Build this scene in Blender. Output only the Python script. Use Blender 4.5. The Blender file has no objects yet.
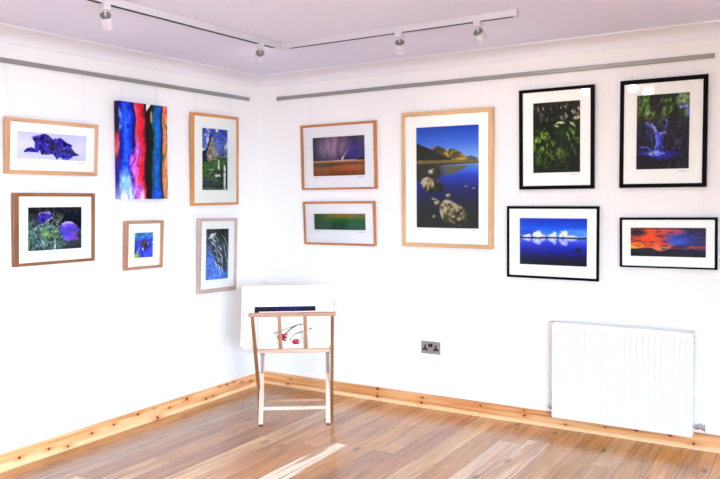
import bpy, math, random
import numpy as np
from mathutils import Vector, Matrix

SC = bpy.context.scene
COL = SC.collection
PI = math.pi
ROOM_X, ROOM_Y, H = 6.3, 7.0, 2.4
ART_GAIN = 0.97

# ------------------------------------------------------------------ colour
def lin(c):
    out = []
    for v in c[:3]:
        v = v / 255.0
        out.append(v / 12.92 if v <= 0.04045 else ((v + 0.055) / 1.055) ** 2.4)
    return out
def lin4(c): return tuple(lin(c)) + (1.0,)
def lin_np(a):
    a = np.clip(a, 0, 255) / 255.0
    return np.where(a <= 0.04045, a / 12.92, ((a + 0.055) / 1.055) ** 2.4)

# ------------------------------------------------------------------ materials
def new_mat(name):
    m = bpy.data.materials.new(name); m.use_nodes = True
    nt = m.node_tree
    for n in list(nt.nodes): nt.nodes.remove(n)
    out = nt.nodes.new('ShaderNodeOutputMaterial')
    b = nt.nodes.new('ShaderNodeBsdfPrincipled')
    nt.links.new(b.outputs[0], out.inputs[0])
    return m, nt, b
def N(nt, kind, **kw):
    n = nt.nodes.new(kind)
    for k, v in kw.items():
        if k.startswith('i_'):
            key = k[2:]
            key = int(key) if key.isdigit() else key.replace('_', ' ')
            n.inputs[key].default_value = v
        else: setattr(n, k, v)
    return n
def ramp(nt, src, stops):
    r = nt.nodes.new('ShaderNodeValToRGB')
    el = r.color_ramp.elements
    while len(el) < len(stops): el.new(0.5)
    for e, (p, c) in zip(el, stops): e.position = p; e.color = c
    nt.links.new(src, r.inputs[0]); return r
def math_node(nt, op, a, b=None, c=None):
    n = nt.nodes.new('ShaderNodeMath'); n.operation = op
    for i, v in enumerate((a, b, c)):
        if v is None: continue
        if isinstance(v, (int, float)): n.inputs[i].default_value = v
        else: nt.links.new(v, n.inputs[i])
    return n.outputs[0]

def plain(name, col, rough=0.5, metal=0.0, bump=0.0, bscale=200.0, var=0.03, spec=0.5):
    m, nt, b = new_mat(name)
    tc = N(nt, 'ShaderNodeTexCoord')
    nz = N(nt, 'ShaderNodeTexNoise', i_Scale=bscale, i_Detail=3.0)
    nt.links.new(tc.outputs['Object'], nz.inputs['Vector'])
    c = lin(col)
    r = ramp(nt, nz.outputs[0], [(0.3, tuple(v * (1 - var) for v in c) + (1,)), (0.7, tuple(min(1, v * (1 + var)) for v in c) + (1,))])
    nt.links.new(r.outputs[0], b.inputs['Base Color'])
    b.inputs['Roughness'].default_value = rough
    b.inputs['Metallic'].default_value = metal
    b.inputs['Specular IOR Level'].default_value = spec
    if bump:
        bp = N(nt, 'ShaderNodeBump', i_Strength=bump, i_Distance=0.002)
        nt.links.new(nz.outputs[0], bp.inputs['Height']); nt.links.new(bp.outputs[0], b.inputs['Normal'])
    return m

def wood(name, light, dark, rough=0.45):
    """grain runs along u of the UV map (metres)"""
    m, nt, b = new_mat(name)
    uv = N(nt, 'ShaderNodeUVMap', uv_map='UVMap')
    mp = N(nt, 'ShaderNodeMapping'); mp.inputs['Scale'].default_value = (4, 90, 1)
    nt.links.new(uv.outputs[0], mp.inputs[0])
    n1 = N(nt, 'ShaderNodeTexNoise', i_Scale=1.0, i_Detail=4.0, i_Distortion=0.6)
    nt.links.new(mp.outputs[0], n1.inputs['Vector'])
    mp2 = N(nt, 'ShaderNodeMapping'); mp2.inputs['Scale'].default_value = (2.0, 12, 1)
    nt.links.new(uv.outputs[0], mp2.inputs[0])
    n2 = N(nt, 'ShaderNodeTexNoise', i_Scale=1.0, i_Detail=2.0)
    nt.links.new(mp2.outputs[0], n2.inputs['Vector'])
    s = math_node(nt, 'ADD', math_node(nt, 'MULTIPLY', n1.outputs[0], 0.6), math_node(nt, 'MULTIPLY', n2.outputs[0], 0.4))
    r = ramp(nt, s, [(0.36, lin4(dark)), (0.56, lin4(light))])
    nt.links.new(r.outputs[0], b.inputs['Base Color'])
    b.inputs['Roughness'].default_value = rough
    return m

def painted(name, rough=0.5, attr='Paint', spec=0.5, coat=0.0):
    m, nt, b = new_mat(name)
    a = N(nt, 'ShaderNodeVertexColor', layer_name=attr)
    nt.links.new(a.outputs[0], b.inputs['Base Color'])
    b.inputs['Roughness'].default_value = rough
    b.inputs['Specular IOR Level'].default_value = spec
    return m

def glass_mat(name, ior=1.5):
    m = bpy.data.materials.new(name); m.use_nodes = True
    nt = m.node_tree
    for n in list(nt.nodes): nt.nodes.remove(n)
    out = nt.nodes.new('ShaderNodeOutputMaterial')
    mix = nt.nodes.new('ShaderNodeMixShader')
    fr = N(nt, 'ShaderNodeFresnel', i_IOR=ior)
    tr = N(nt, 'ShaderNodeBsdfTransparent'); gl = N(nt, 'ShaderNodeBsdfGlossy', i_Roughness=0.0)
    tr.inputs[0].default_value = (1, 1, 1, 1)
    nt.links.new(fr.outputs[0], mix.inputs[0]); nt.links.new(tr.outputs[0], mix.inputs[1])
    nt.links.new(gl.outputs[0], mix.inputs[2]); nt.links.new(mix.outputs[0], out.inputs[0])
    return m

def emissive(name, col, strength):
    m, nt, b = new_mat(name)
    b.inputs['Base Color'].default_value = lin4(col)
    b.inputs['Emission Color'].default_value = lin4(col)
    b.inputs['Emission Strength'].default_value = strength
    return m

M = {}
M['wall'] = plain('wall_paint', (239, 240, 243), 0.75, bump=0.12, bscale=260, var=0.006, spec=0.25)
M['ceiling'] = plain('ceiling_paint', (228, 230, 252), 0.8, bump=0.1, bscale=200, var=0.008, spec=0.2)
M['coving'] = plain('coving_plaster', (232, 233, 243), 0.7, var=0.005, spec=0.2)
M['white_gloss'] = plain('white_enamel', (244, 245, 247), 0.3, var=0.005)
M['white_plastic'] = plain('white_plastic', (208, 208, 220), 0.4, var=0.01)
M['rad_white'] = plain('radiator_enamel', (226, 230, 232), 0.4, var=0.004)
M['lamp_white'] = plain('lamp_white', (214, 212, 228), 0.35, var=0.01)
M['grey_ring'] = plain('lamp_heat_sink_grey', (150, 150, 146), 0.5, metal=0.1, var=0.15, bscale=300)
M['slot'] = plain('track_slot_black', (18, 18, 22), 0.6)
M['rail'] = plain('rail_aluminium', (150, 150, 148), 0.45, metal=0.35, var=0.04, bscale=60)
M['steel'] = plain('brushed_steel', (168, 162, 165), 0.35, metal=0.7, var=0.08, bscale=400)
M['chrome'] = plain('chrome_brass', (190, 192, 205), 0.25, metal=0.9, var=0.05)
M['black_plastic'] = plain('black_plastic', (14, 14, 18), 0.4)
M['mat_white'] = plain('mount_board_white', (252, 252, 250), 0.9, var=0.004, bscale=500, spec=0.15)
M['mat_lilac'] = plain('mount_board_cool', (248, 248, 254), 0.9, var=0.004, bscale=500, spec=0.15)
M['backing'] = plain('hardboard_backing', (120, 92, 66), 0.9)
M['black_frame'] = plain('black_stained_wood', (5, 4, 6), 0.55, var=0.3, bscale=90, spec=0.08)
M['glass'] = glass_mat('picture_glass', 1.4)
M['sleeve'] = glass_mat('clear_sleeve', 1.3)
M['nylon'] = plain('nylon_cord', (214, 212, 220), 0.4)
M['ink'] = plain('pencil_ink', (120, 120, 130), 0.9)
M['art'] = painted('printed_paper', 0.7, spec=0.2)
M['canvas_art'] = painted('printed_canvas', 0.75, spec=0.2)
M['pine'] = painted('varnished_pine', 0.42)
M['bulb'] = emissive('lamp_lens_warm', (255, 232, 205), 6)
M['globe'] = emissive('ceiling_lamp_glow', (255, 244, 232), 60)
M['oak_light'] = wood('frame_oak_light', (214, 166, 128), (182, 132, 94))
M['oak_brown'] = wood('frame_oak_brown', (146, 96, 60), (112, 70, 42))
M['beech_honey'] = wood('frame_honey', (206, 140, 78), (178, 114, 56))
M['beech_pink'] = wood('frame_beech', (184, 134, 104), (152, 104, 78))
M['ash_grey'] = wood('frame_limed_ash', (196, 170, 162), (164, 138, 130))
M['oak_amber'] = wood('frame_amber', (190, 122, 68), (156, 94, 48))
M['maple'] = wood('frame_maple', (216, 178, 134), (194, 152, 108))
M['rack_pale'] = wood('rack_pale_beech', (224, 194, 178), (200, 166, 150), 0.5)
M['rack_rail'] = wood('rack_rail_beech', (206, 168, 146), (184, 144, 120), 0.5)
M['rack_brown'] = wood('rack_brown_beech', (150, 98, 62), (112, 68, 38), 0.5)
M['rack_mid'] = wood('rack_mid_beech', (180, 134, 108), (148, 104, 80), 0.5)

# ------------------------------------------------------------------ mesh builder
class MB:
    def __init__(s): s.v = []; s.f = []; s.uv = []; s.mi = []; s.smooth = []
    def quad(s, pts, uvs=None, mi=0, smooth=False):
        b = len(s.v); s.v += [tuple(p) for p in pts]
        s.f.append(tuple(range(b, b + len(pts)))); s.uv.append(uvs or [(0, 0)] * len(pts)); s.mi.append(mi); s.smooth.append(smooth)
    def box(s, lo, hi, mi=0, bev=0.0):
        lo = Vector(lo); hi = Vector(hi); c = (lo + hi) / 2; d = hi - lo
        ax = max(range(3), key=lambda i: d[i])
        s.obox(c, [Vector((1, 0, 0)), Vector((0, 1, 0)), Vector((0, 0, 1))], d / 2, ax, mi, bev)
    def obox(s, c, A, h, ax=0, mi=0, bev=0.0):
        """oriented box with chamfered edges; grain uv along axis ax"""
        b = min(bev, min(h) * 0.9)
        idx = {}
        def P(sx, sy, sz, k):
            e = [h[0], h[1], h[2]]
            sg = (sx, sy, sz)
            q = [sg[i] * (e[i] - (0 if i == k else b)) for i in range(3)]
            return c + A[0] * q[0] + A[1] * q[1] + A[2] * q[2]
        off = random.random() * 7
        def U(p):
            r = p - c
            l = [r.dot(A[i]) for i in range(3)]
            o = [i for i in range(3) if i != ax]
            return (l[ax] + off, l[o[0]] + l[o[1]] * 0.83 + off)
        S = (-1, 1)
        fs = []
        for k in range(3):
            i, j = [t for t in range(3) if t != k]
            for sk in S:
                q = []
                for si, sj in ((-1, -1), (1, -1), (1, 1), (-1, 1)):
                    g = [0, 0, 0]; g[k] = sk; g[i] = si; g[j] = sj
                    q.append(P(*g, k))
                fs.append((q, A[k] * sk))
        if b > 0:
            for k in range(3):     # edges parallel to axis k
                i, j = [t for t in range(3) if t != k]
                for si in S:
                    for sj in S:
                        q = []
                        for sk, f in ((-1, i), (1, i), (1, j), (-1, j)):
                            g = [0, 0, 0]; g[k] = sk; g[i] = si; g[j] = sj
                            # keep ends inset
                            e = [h[0], h[1], h[2]]
                            w = [g[t] * (e[t] - (0 if t == f else b)) for t in range(3)]
                            q.append(c + A[0] * w[0] + A[1] * w[1] + A[2] * w[2])
                        fs.append((q, A[i] * si + A[j] * sj))
            for sx in S:
                for sy in S:
                    for sz in S:
                        q = [P(sx, sy, sz, k) for k in range(3)]
                        fs.append((q, A[0] * sx + A[1] * sy + A[2] * sz))
        for q, nrm in fs:
            n = (q[1] - q[0]).cross(q[2] - q[0])
            if n.dot(nrm) < 0: q = q[::-1]
            s.quad(q, [U(p) for p in q], mi)
    def beam(s, p0, p1, wid, thk, side, mi=0, bev=0.002):
        """bar from p0 to p1; wid along `side`, thk across"""
        p0 = Vector(p0); p1 = Vector(p1); a = (p1 - p0); L = a.length; a.normalize()
        sd = Vector(side); sd = (sd - a * sd.dot(a)).normalized(); t = a.cross(sd)
        s.obox((p0 + p1) / 2, [a, sd, t], Vector((L / 2, wid / 2, thk / 2)), 0, mi, bev)
    def lathe(s, c, axis, prof, seg=24, mi=0, smooth=True):
        c = Vector(c); a = Vector(axis).normalized()
        u = a.orthogonal().normalized(); w = a.cross(u)
        ring = lambda r, z: [c + a * z + (u * math.cos(2 * PI * k / seg) + w * math.sin(2 * PI * k / seg)) * r for k in range(seg)]
        b = len(s.v)
        for r, z in prof: s.v += [tuple(p) for p in ring(max(r, 1e-5), z)]
        for i in range(len(prof) - 1):
            for k in range(seg):
                k2 = (k + 1) % seg
                s.f.append((b + i * seg + k, b + i * seg + k2, b + (i + 1) * seg + k2, b + (i + 1) * seg + k))
                s.uv.append([(0, 0)] * 4); s.mi.append(mi); s.smooth.append(smooth)
    def cyl(s, p0, p1, r, seg=12, mi=0):
        p0 = Vector(p0); p1 = Vector(p1); L = (p1 - p0).length
        s.lathe(p0, p1 - p0, [(0, 0), (r, 0), (r, L), (0, L)], seg, mi, True)
    def tube(s, pts, r, seg=8, mi=0):
        for a, b in zip(pts[:-1], pts[1:]): s.cyl(a, b, r, seg, mi)
    def build(s, name, mats, parent=None, label=None, sharp=True):
        me = bpy.data.meshes.new(name)
        me.from_pydata(s.v, [], s.f)
        uvl = me.uv_layers.new(name='UVMap')
        flat = [c for f in s.uv for uv in f for c in uv]
        uvl.data.foreach_set('uv', flat)
        if not isinstance(mats, (list, tuple)): mats = [mats]
        for m in mats: me.materials.append(m)
        me.polygons.foreach_set('material_index', s.mi)
        me.polygons.foreach_set('use_smooth', s.smooth)
        me.validate(); me.update()
        if any(s.smooth):
            try: me.set_sharp_from_angle(angle=math.radians(35))
            except Exception: pass
        o = bpy.data.objects.new(name, me); COL.objects.link(o)
        if parent: o.parent = parent
        if label: o['label'] = label
        return o

def thing(name, label, cat, loc=(0, 0, 0), rot=(0, 0, 0), group=None, matrix=None):
    o = bpy.data.objects.new(name, None); o.empty_display_size = 0.05; COL.objects.link(o)
    if matrix is not None: o.matrix_world = matrix
    else: o.location = loc; o.rotation_euler = rot
    o['label'] = label; o['category'] = cat
    if group: o['group'] = group
    return o
def struct(o): o['kind'] = 'structure'; return o

# ------------------------------------------------------------------ painting helpers (pictures are flat prints)
def vnoise(x, y, seed=0):
    rs = np.random.RandomState(seed); G = rs.rand(64, 64)
    xi = np.floor(x).astype(int); yi = np.floor(y).astype(int); fx = x - xi; fy = y - yi
    fx = fx * fx * (3 - 2 * fx); fy = fy * fy * (3 - 2 * fy)
    g = lambda a, b: G[a % 64, b % 64]
    return (g(xi, yi) * (1 - fx) + g(xi + 1, yi) * fx) * (1 - fy) + (g(xi, yi + 1) * (1 - fx) + g(xi + 1, yi + 1) * fx) * fy
def fbm(u, v, sx, sy, seed=0, o=4):
    t = 0; a = 0.5; n = 0
    for k in range(o):
        t = t + a * vnoise(u * sx * 2 ** k + 3.1 * k, v * sy * 2 ** k + 1.7 * k, seed + k); n += a; a *= 0.55
    return t / n
def ss(x, a, b):
    t = np.clip((x - a) / (b - a + 1e-12), 0, 1); return t * t * (3 - 2 * t)
def mixc(c, col, m):
    return c * (1 - m[..., None]) + np.array(col, float) * m[..., None]
def grad(t, stops):
    out = np.zeros(t.shape + (3,)); xs = [s[0] for s in stops]
    for i in range(3): out[..., i] = np.interp(t, xs, [s[1][i] for s in stops])
    return out
def seg(u, v, p, q, asp=1.0):
    """distance to a segment; asp = width/height of the picture"""
    px, py = u * asp, v; ax, ay = p[0] * asp, p[1]; bx, by = q[0] * asp, q[1]
    dx, dy = bx - ax, by - ay
    t = np.clip(((px - ax) * dx + (py - ay) * dy) / (dx * dx + dy * dy + 1e-9), 0, 1)
    return np.hypot(px - ax - t * dx, py - ay - t * dy)
def poly(u, v, pts):
    ins = np.zeros(u.shape, bool); n = len(pts)
    for i in range(n):
        x1, y1 = pts[i]; x2, y2 = pts[(i + 1) % n]
        if y1 == y2: continue
        c = ((y1 > v) != (y2 > v)) & (u < (x2 - x1) * (v - y1) / (y2 - y1) + x1)
        ins ^= c
    return ins.astype(float)
def ell(u, v, c, r, rot=0.0, soft=0.15):
    dx, dy = u - c[0], v - c[1]; k, s = math.cos(rot), math.sin(rot)
    d = np.hypot((dx * k + dy * s) / r[0], (-dx * s + dy * k) / r[1])
    return 1 - ss(d, 1 - soft, 1 + soft)

def crisp(c, u, v, sx, sy, amt, seed=1):
    n = np.clip((vnoise(u * sx, v * sy, seed) * 0.6 + vnoise(u * sx * 1.9 + 7, v * sy * 1.9, seed + 3) * 0.4 - 0.5) * 3.2, -1, 1)
    return np.clip(c * (1 + amt * n[..., None]) + amt * 18 * np.maximum(n, 0)[..., None], 0, 255)

def art_anemone_blots(u, v):
    c = grad(v, [(0, (206, 204, 236)), (0.5, (222, 220, 244)), (1, (206, 206, 238))])
    n = fbm(u, v, 14, 7, 3) - 0.5; n2 = fbm(u, v, 30, 14, 8)
    uu = u + n * 0.025; vv = v + n * 0.09
    m = poly(uu, vv, [(0.2, 0.2), (0.36, 0.05), (0.42, 0.05), (0.5, 0.22), (0.6, 0.12), (0.68, 0.28), (0.78, 0.38), (0.76, 0.46), (0.83, 0.68), (0.9, 0.78), (0.8, 0.84), (0.74, 0.96),
        (0.66, 0.98), (0.6, 0.86), (0.55, 0.95), (0.5, 0.78), (0.42, 0.82), (0.34, 0.84), (0.32, 0.68), (0.24, 0.62), (0.24, 0.36)])
    m = np.maximum(m, poly(uu, vv, [(0.09, 0.74), (0.14, 0.6), (0.2, 0.56), (0.3, 0.66), (0.3, 0.76), (0.2, 0.72), (0.12, 0.78)]))
    ink = grad(n2, [(0.25, (22, 14, 90)), (0.5, (52, 36, 176)), (0.75, (84, 70, 214))])
    ink = mixc(ink, (40, 30, 70), ell(u, v, (0.5, 0.5), (0.06, 0.14), 0, 0.5) * 0.8)
    ink = mixc(ink, (14, 10, 60), (ss(fbm(u, v, 9, 16, 21), 0.55, 0.62)) * 0.7)
    return c * (1 - m[..., None]) + crisp(ink, u, v, 36, 14, 0.3, 2) * m[..., None]

def art_pasque(u, v):
    n = fbm(u, v, 9, 7, 5); f = fbm(u, v, 26, 22, 11)
    c = grad(ss(v + 0.45 * (0.45 - u) + (n - 0.5) * 0.9, 0.1, 0.85), [(0, (8, 10, 18)), (0.35, (20, 32, 38)), (0.6, (66, 98, 102)), (1, (54, 86, 76))])
    c = mixc(c, (110, 152, 158), ss(f, 0.5, 0.7) * ss(v, 0.2, 0.55) * (1 - ss(u, 0.5, 0.85)) * 0.85)
    c = mixc(c, (116, 150, 78), ell(u, v, (0.34, 0.7), (0.16, 0.2), 0, 0.7) * ss(n, 0.42, 0.56) * 0.85); c = mixc(c, (26, 44, 50), ss(fbm(u, v, 15, 12, 77), 0.56, 0.66) * ss(v, 0.35, 0.6) * 0.8)
    c = mixc(c, (10, 12, 22), ell(u, v, (0.9, 0.15), (0.3, 0.36), 0, 0.6) * 0.9); c = mixc(c, (16, 22, 30), ell(u, v, (0.86, 0.93), (0.22, 0.14), 0, 0.6) * 0.7)
    rs = np.random.RandomState(4)
    for k in range(46):          # silky hairs and feathery leaves
        x, y = rs.uniform(0.02, 0.62), rs.uniform(0.35, 0.98); a = rs.uniform(-2.6, -0.5); L = rs.uniform(0.06, 0.16)
        c = mixc(c, (150, 182, 190) if k % 3 else (140, 168, 104), (1 - ss(seg(u, v, (x, y), (x + L * math.cos(a), y + L * math.sin(a)), 1.3), 0.001, 0.008)) * 0.65)
    for a in (-1.9, -1.6, -1.35, -1.1, -0.9, -2.2): c = mixc(c, (168, 190, 160), (1 - ss(seg(u, v, (0.53, 0.42), (0.53 + 0.2 * math.cos(a), 0.42 + 0.28 * math.sin(a)), 1.3), 0.001, 0.009)) * 0.8)
    for p, q, w, col in (((0.495, 0.68), (0.49, 1.0), 0.016, (190, 212, 236)), ((0.57, 0.44), (0.5, 0.68), 0.01, (120, 150, 120)), ((0.38, 0.37), (0.18, 0.42), 0.008, (170, 190, 210)), ((0.18, 0.42), (0.07, 0.62), 0.007, (140, 170, 190)), ((0.44, 0.72), (0.45, 1.0), 0.007, (20, 30, 40))):
        c = mixc(c, col, (1 - ss(seg(u, v, p, q, 1.3), w * 0.4, w * 1.8)) * 0.85)
    k = poly(u + n * 0.02, v + n * 0.02, [(0.16, 0.3), (0.2, 0.18), (0.3, 0.11), (0.39, 0.11), (0.45, 0.2), (0.43, 0.26), (0.37, 0.34), (0.3, 0.37), (0.2, 0.37)])
    c = mixc(c, (58, 40, 150), k); c = mixc(c, (160, 150, 240), k * (1 - ss(np.abs(v - 0.13 - 0.9 * (u - 0.32) ** 2), 0, 0.05))); c = mixc(c, (206, 206, 240), (1 - ss(seg(u, v, (0.43, 0.25), (0.32, 0.36), 1.3), 0.004, 0.016)) * 0.9)
    k = poly(u + (f - 0.5) * 0.03, v + (f - 0.5) * 0.03, [(0.57, 0.5), (0.62, 0.4), (0.7, 0.34), (0.8, 0.35), (0.9, 0.44), (0.95, 0.55), (0.9, 0.62), (0.93, 0.78), (0.82, 0.78), (0.76, 0.82), (0.68, 0.78), (0.62, 0.68)])
    fl = grad(ss(v + n * 0.3, 0.45, 0.95), [(0, (150, 120, 236)), (0.3, (98, 60, 210)), (0.7, (84, 66, 200)), (1, (130, 90, 220))])
    fl = mixc(fl, (176, 50, 150), ell(u, v, (0.88, 0.71), (0.05, 0.08), 0, 0.7) * 0.8)
    fl = mixc(fl, (50, 24, 130), (1 - ss(np.abs(v - 0.52 - 0.2 * (u - 0.75)), 0, 0.035)) * 0.6); fl = mixc(fl, (70, 60, 200), ss(fbm(u, v, 26, 7, 90), 0.5, 0.6) * 0.5)
    fl = mixc(fl, (200, 190, 250), (1 - ss(np.abs(v - 0.37 - 1.5 * (u - 0.74) ** 2), 0, 0.05)) * 0.85)
    c = crisp(c, u, v, 34, 26, 0.45, 8); fl = crisp(fl, u, v, 20, 16, 0.15, 5)
    return c * (1 - k[..., None]) + fl * k[..., None]

def art_abstract(u, v):
    n = fbm(u, v, 4, 6, 17) - 0.5; n2 = fbm(u, v, 10, 16, 5); n3 = fbm(u, v, 7, 5, 55); w = u + n * 0.1 + 0.012 * np.sin(v * 11)
    c = grad(w, [(0.0, (30, 20, 110)), (0.05, (20, 40, 210)), (0.12, (36, 110, 244)), (0.22, (30, 60, 230)), (0.28, (24, 30, 150)), (0.31, (20, 14, 60)), (0.335, (200, 90, 170)), (0.37, (238, 60, 90)), (0.44, (226, 26, 36)), (0.5, (214, 40, 70)), (0.53, (90, 26, 50)),
                  (0.56, (12, 12, 20)), (0.66, (22, 20, 30)), (0.69, (14, 70, 90)), (0.73, (8, 120, 170)), (0.8, (14, 96, 226)), (0.85, (10, 90, 170)), (0.87, (8, 40, 50)), (0.9, (30, 70, 60)), (0.915, (226, 130, 90)), (1.0, (240, 150, 104))])
    c = mixc(c, (96, 170, 250), ss(n3, 0.48, 0.6) * (1 - ss(w, 0.2, 0.28)) * 0.85); c = mixc(c, (20, 24, 190), ss(n2, 0.56, 0.62) * (1 - ss(w, 0.2, 0.28)) * 0.7)
    pinkw = ss(v, 0.25, 0.5) * ss(w, 0.2, 0.28) * (1 - ss(w, 0.38, 0.45))
    c = mixc(c, (224, 104, 206), pinkw * ss(n3, 0.38, 0.5)); c = mixc(c, (60, 30, 180), pinkw * (1 - ss(np.abs(fbm(u, v, 6, 5, 91) - 0.5), 0.01, 0.05)) * 0.8)
    c = mixc(c, (250, 130, 140), ss(w, 0.4, 0.43) * (1 - ss(w, 0.46, 0.5)) * ss(fbm(u, v, 22, 4, 8), 0.5, 0.6) * 0.7); c = mixc(c, (120, 20, 40), ss(w, 0.46, 0.5) * (1 - ss(w, 0.52, 0.55)) * ss(fbm(u, v, 16, 9, 6), 0.48, 0.58) * 0.8)
    c = mixc(c, (196, 120, 236), ss(v, 0.75, 0.9) * ss(w, 0.2, 0.28) * (1 - ss(w, 0.44, 0.5)) * 0.7)
    c = mixc(c, (160, 216, 246), ss(v, 0.66, 0.8) * (1 - ss(w, 0.2, 0.28)) * np.clip(0.3 + n2, 0, 1))
    c = mixc(c, (252, 240, 252), ss(v, 0.86, 1.0) * ss(fbm(u, v, 16, 5, 31), 0.46, 0.58) * (1 - ss(w, 0.46, 0.52)))
    sq = np.abs(np.sin(v * 15 + 5 * n3) * 0.045 + 0.955 - u)
    c = mixc(c, (40, 120, 70), (1 - ss(sq, 0.008, 0.02)) * ss(w, 0.88, 0.91) * 0.9); c = mixc(c, (236, 96, 80), ss(w, 0.91, 0.93) * (1 - ss(v, 0.1, 0.16)) * 0.8)
    c = mixc(c, (226, 170, 110), ell(u, v, (0.655, 0.13), (0.022, 0.06), 0, 0.5) * 0.9); c = mixc(c, (20, 60, 130), ss(fbm(u, v, 30, 5, 44), 0.52, 0.6) * ss(w, 0.7, 0.74) * (1 - ss(w, 0.84, 0.87)) * 0.5)
    c = mixc(c, (40, 80, 220), ss(u, 0.62, 0.68) * (1 - ss(u, 0.84, 0.88)) * ss(v, 0.84, 0.96) * 0.8)
    c = mixc(c, (242, 234, 236), poly(u, v, [(0.55, -0.01), (0.66, -0.01), (0.555, 0.075)]))
    return crisp(c, u, v, 14, 30, 0.12, 2)

def art_church(u, v):
    n = fbm(u, v, 5, 6, 2); f = fbm(u, v, 22, 34, 7)
    c = grad(v, [(0, (54, 80, 180)), (0.25, (100, 130, 210)), (0.45, (140, 150, 190)), (0.47, (60, 100, 40)), (0.7, (58, 104, 44)), (0.82, (40, 66, 50)), (1, (46, 84, 44))])
    sky = 1 - ss(v, 0.42, 0.46)
    c = mixc(c, (216, 222, 244), ss(n, 0.44, 0.56) * sky); c = mixc(c, (70, 84, 150), ss(v, 0.25, 0.4) * ss(u, 0.55, 0.7) * sky * 0.7)
    c = mixc(c, (96, 140, 60), ss(f, 0.5, 0.65) * (1 - sky) * 0.7)
    c = mixc(c, (34, 52, 60), ss(v, 0.84, 0.87) * (1 - ss(v, 0.93, 0.97)) * (1 - ss(u, 0.7, 0.8)) * 0.9)
    c = mixc(c, (40, 44, 62), poly(u, v, [(0.0, 0.38), (0.16, 0.34), (0.2, 0.5), (0.18, 0.55), (0, 0.52)]))
    c = mixc(c, (34, 38, 60), poly(u, v, [(0.16, 0.36), (0.36, 0.06), (0.42, 0.12), (0.22, 0.4)]))
    w = poly(u, v, [(0.2, 0.38), (0.39, 0.12), (0.54, 0.36), (0.55, 0.5), (0.22, 0.54)])
    c = c * (1 - w[..., None]) + grad(f, [(0.3, (120, 112, 100)), (0.7, (186, 178, 160))]) * w[..., None]
    for x0, x1, y0, y1, col in ((0.61, 0.68, 0.5, 0.66, (220, 224, 226)), (0.84, 0.95, 0.58, 0.98, (226, 230, 236)), (0.3, 0.44, 0.66, 0.73, (206, 206, 200)), (0.5, 0.72, 0.74, 0.78, (190, 196, 200)),
                                (0.72, 0.8, 0.72, 0.84, (46, 56, 60)), (0.55, 0.6, 0.4, 0.45, (190, 190, 180)), (0.92, 1, 0.56, 0.98, (30, 40, 50))):
        c = mixc(c, col, ((u > x0) & (u < x1) & (v > y0) & (v < y1)).astype(float))
    c = mixc(c, (30, 46, 40), ell(u, v, (0.55, 0.7), (0.3, 0.03), 0, 0.6) * 0.7)
    return crisp(c, u, v, 16, 30, 0.2, 6)

def art_blue_poppy(u, v):
    n = fbm(u, v, 5, 5, 12); f = fbm(u, v, 14, 10, 4)
    c = grad(n, [(0.3, (36, 50, 206)), (0.7, (72, 92, 246))])
    top = 1 - ss(v + (n - 0.5) * 0.3 + u * 0.1, 0.2, 0.38)
    c = c * (1 - top[..., None]) + grad(f, [(0.3, (30, 110, 180)), (0.7, (90, 190, 240))]) * top[..., None]
    c = mixc(c, (24, 70, 170), (1 - ss(u, 0.1, 0.3)) * ss(v, 0.3, 0.6)); c = mixc(c, (150, 190, 245), 1 - ss(seg(u, v, (0.12, 0.85), (0.3, 0.6), 0.77), 0.01, 0.03))
    c = mixc(c, (130, 60, 120), ell(u, v, (0.5, 0.43), (0.17, 0.13), 0, 0.4)); c = mixc(c, (96, 66, 56), ell(u, v, (0.52, 0.46), (0.12, 0.12), 0, 0.5))
    c = mixc(c, (40, 30, 70), ell(u, v, (0.62, 0.56), (0.1, 0.14), 0.4, 0.5)); c = mixc(c, (236, 240, 255), ell(u, v, (0.46, 0.66), (0.03, 0.07), 0, 0.5))
    c = mixc(c, (160, 200, 250), ell(u, v, (0.74, 0.45), (0.025, 0.05), 0, 0.5)); c = mixc(c, (170, 200, 250), ell(u, v, (0.97, 0.4), (0.05, 0.03), 0, 0.5))
    c = mixc(c, (30, 110, 40), ell(u, v, (0.04, 0.33), (0.08, 0.06), 0, 0.4)); c = mixc(c, (160, 200, 40), ell(u, v, (0.13, 0.95), (0.17, 0.13), -0.4, 0.3))
    c = mixc(c, (60, 30, 170), (1 - ss(np.abs(v - 0.33 - (u - 0.5) ** 2 * 0.6), 0, 0.03)) * 0.7)
    return crisp(c, u, v, 12, 12, 0.15, 2)

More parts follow.
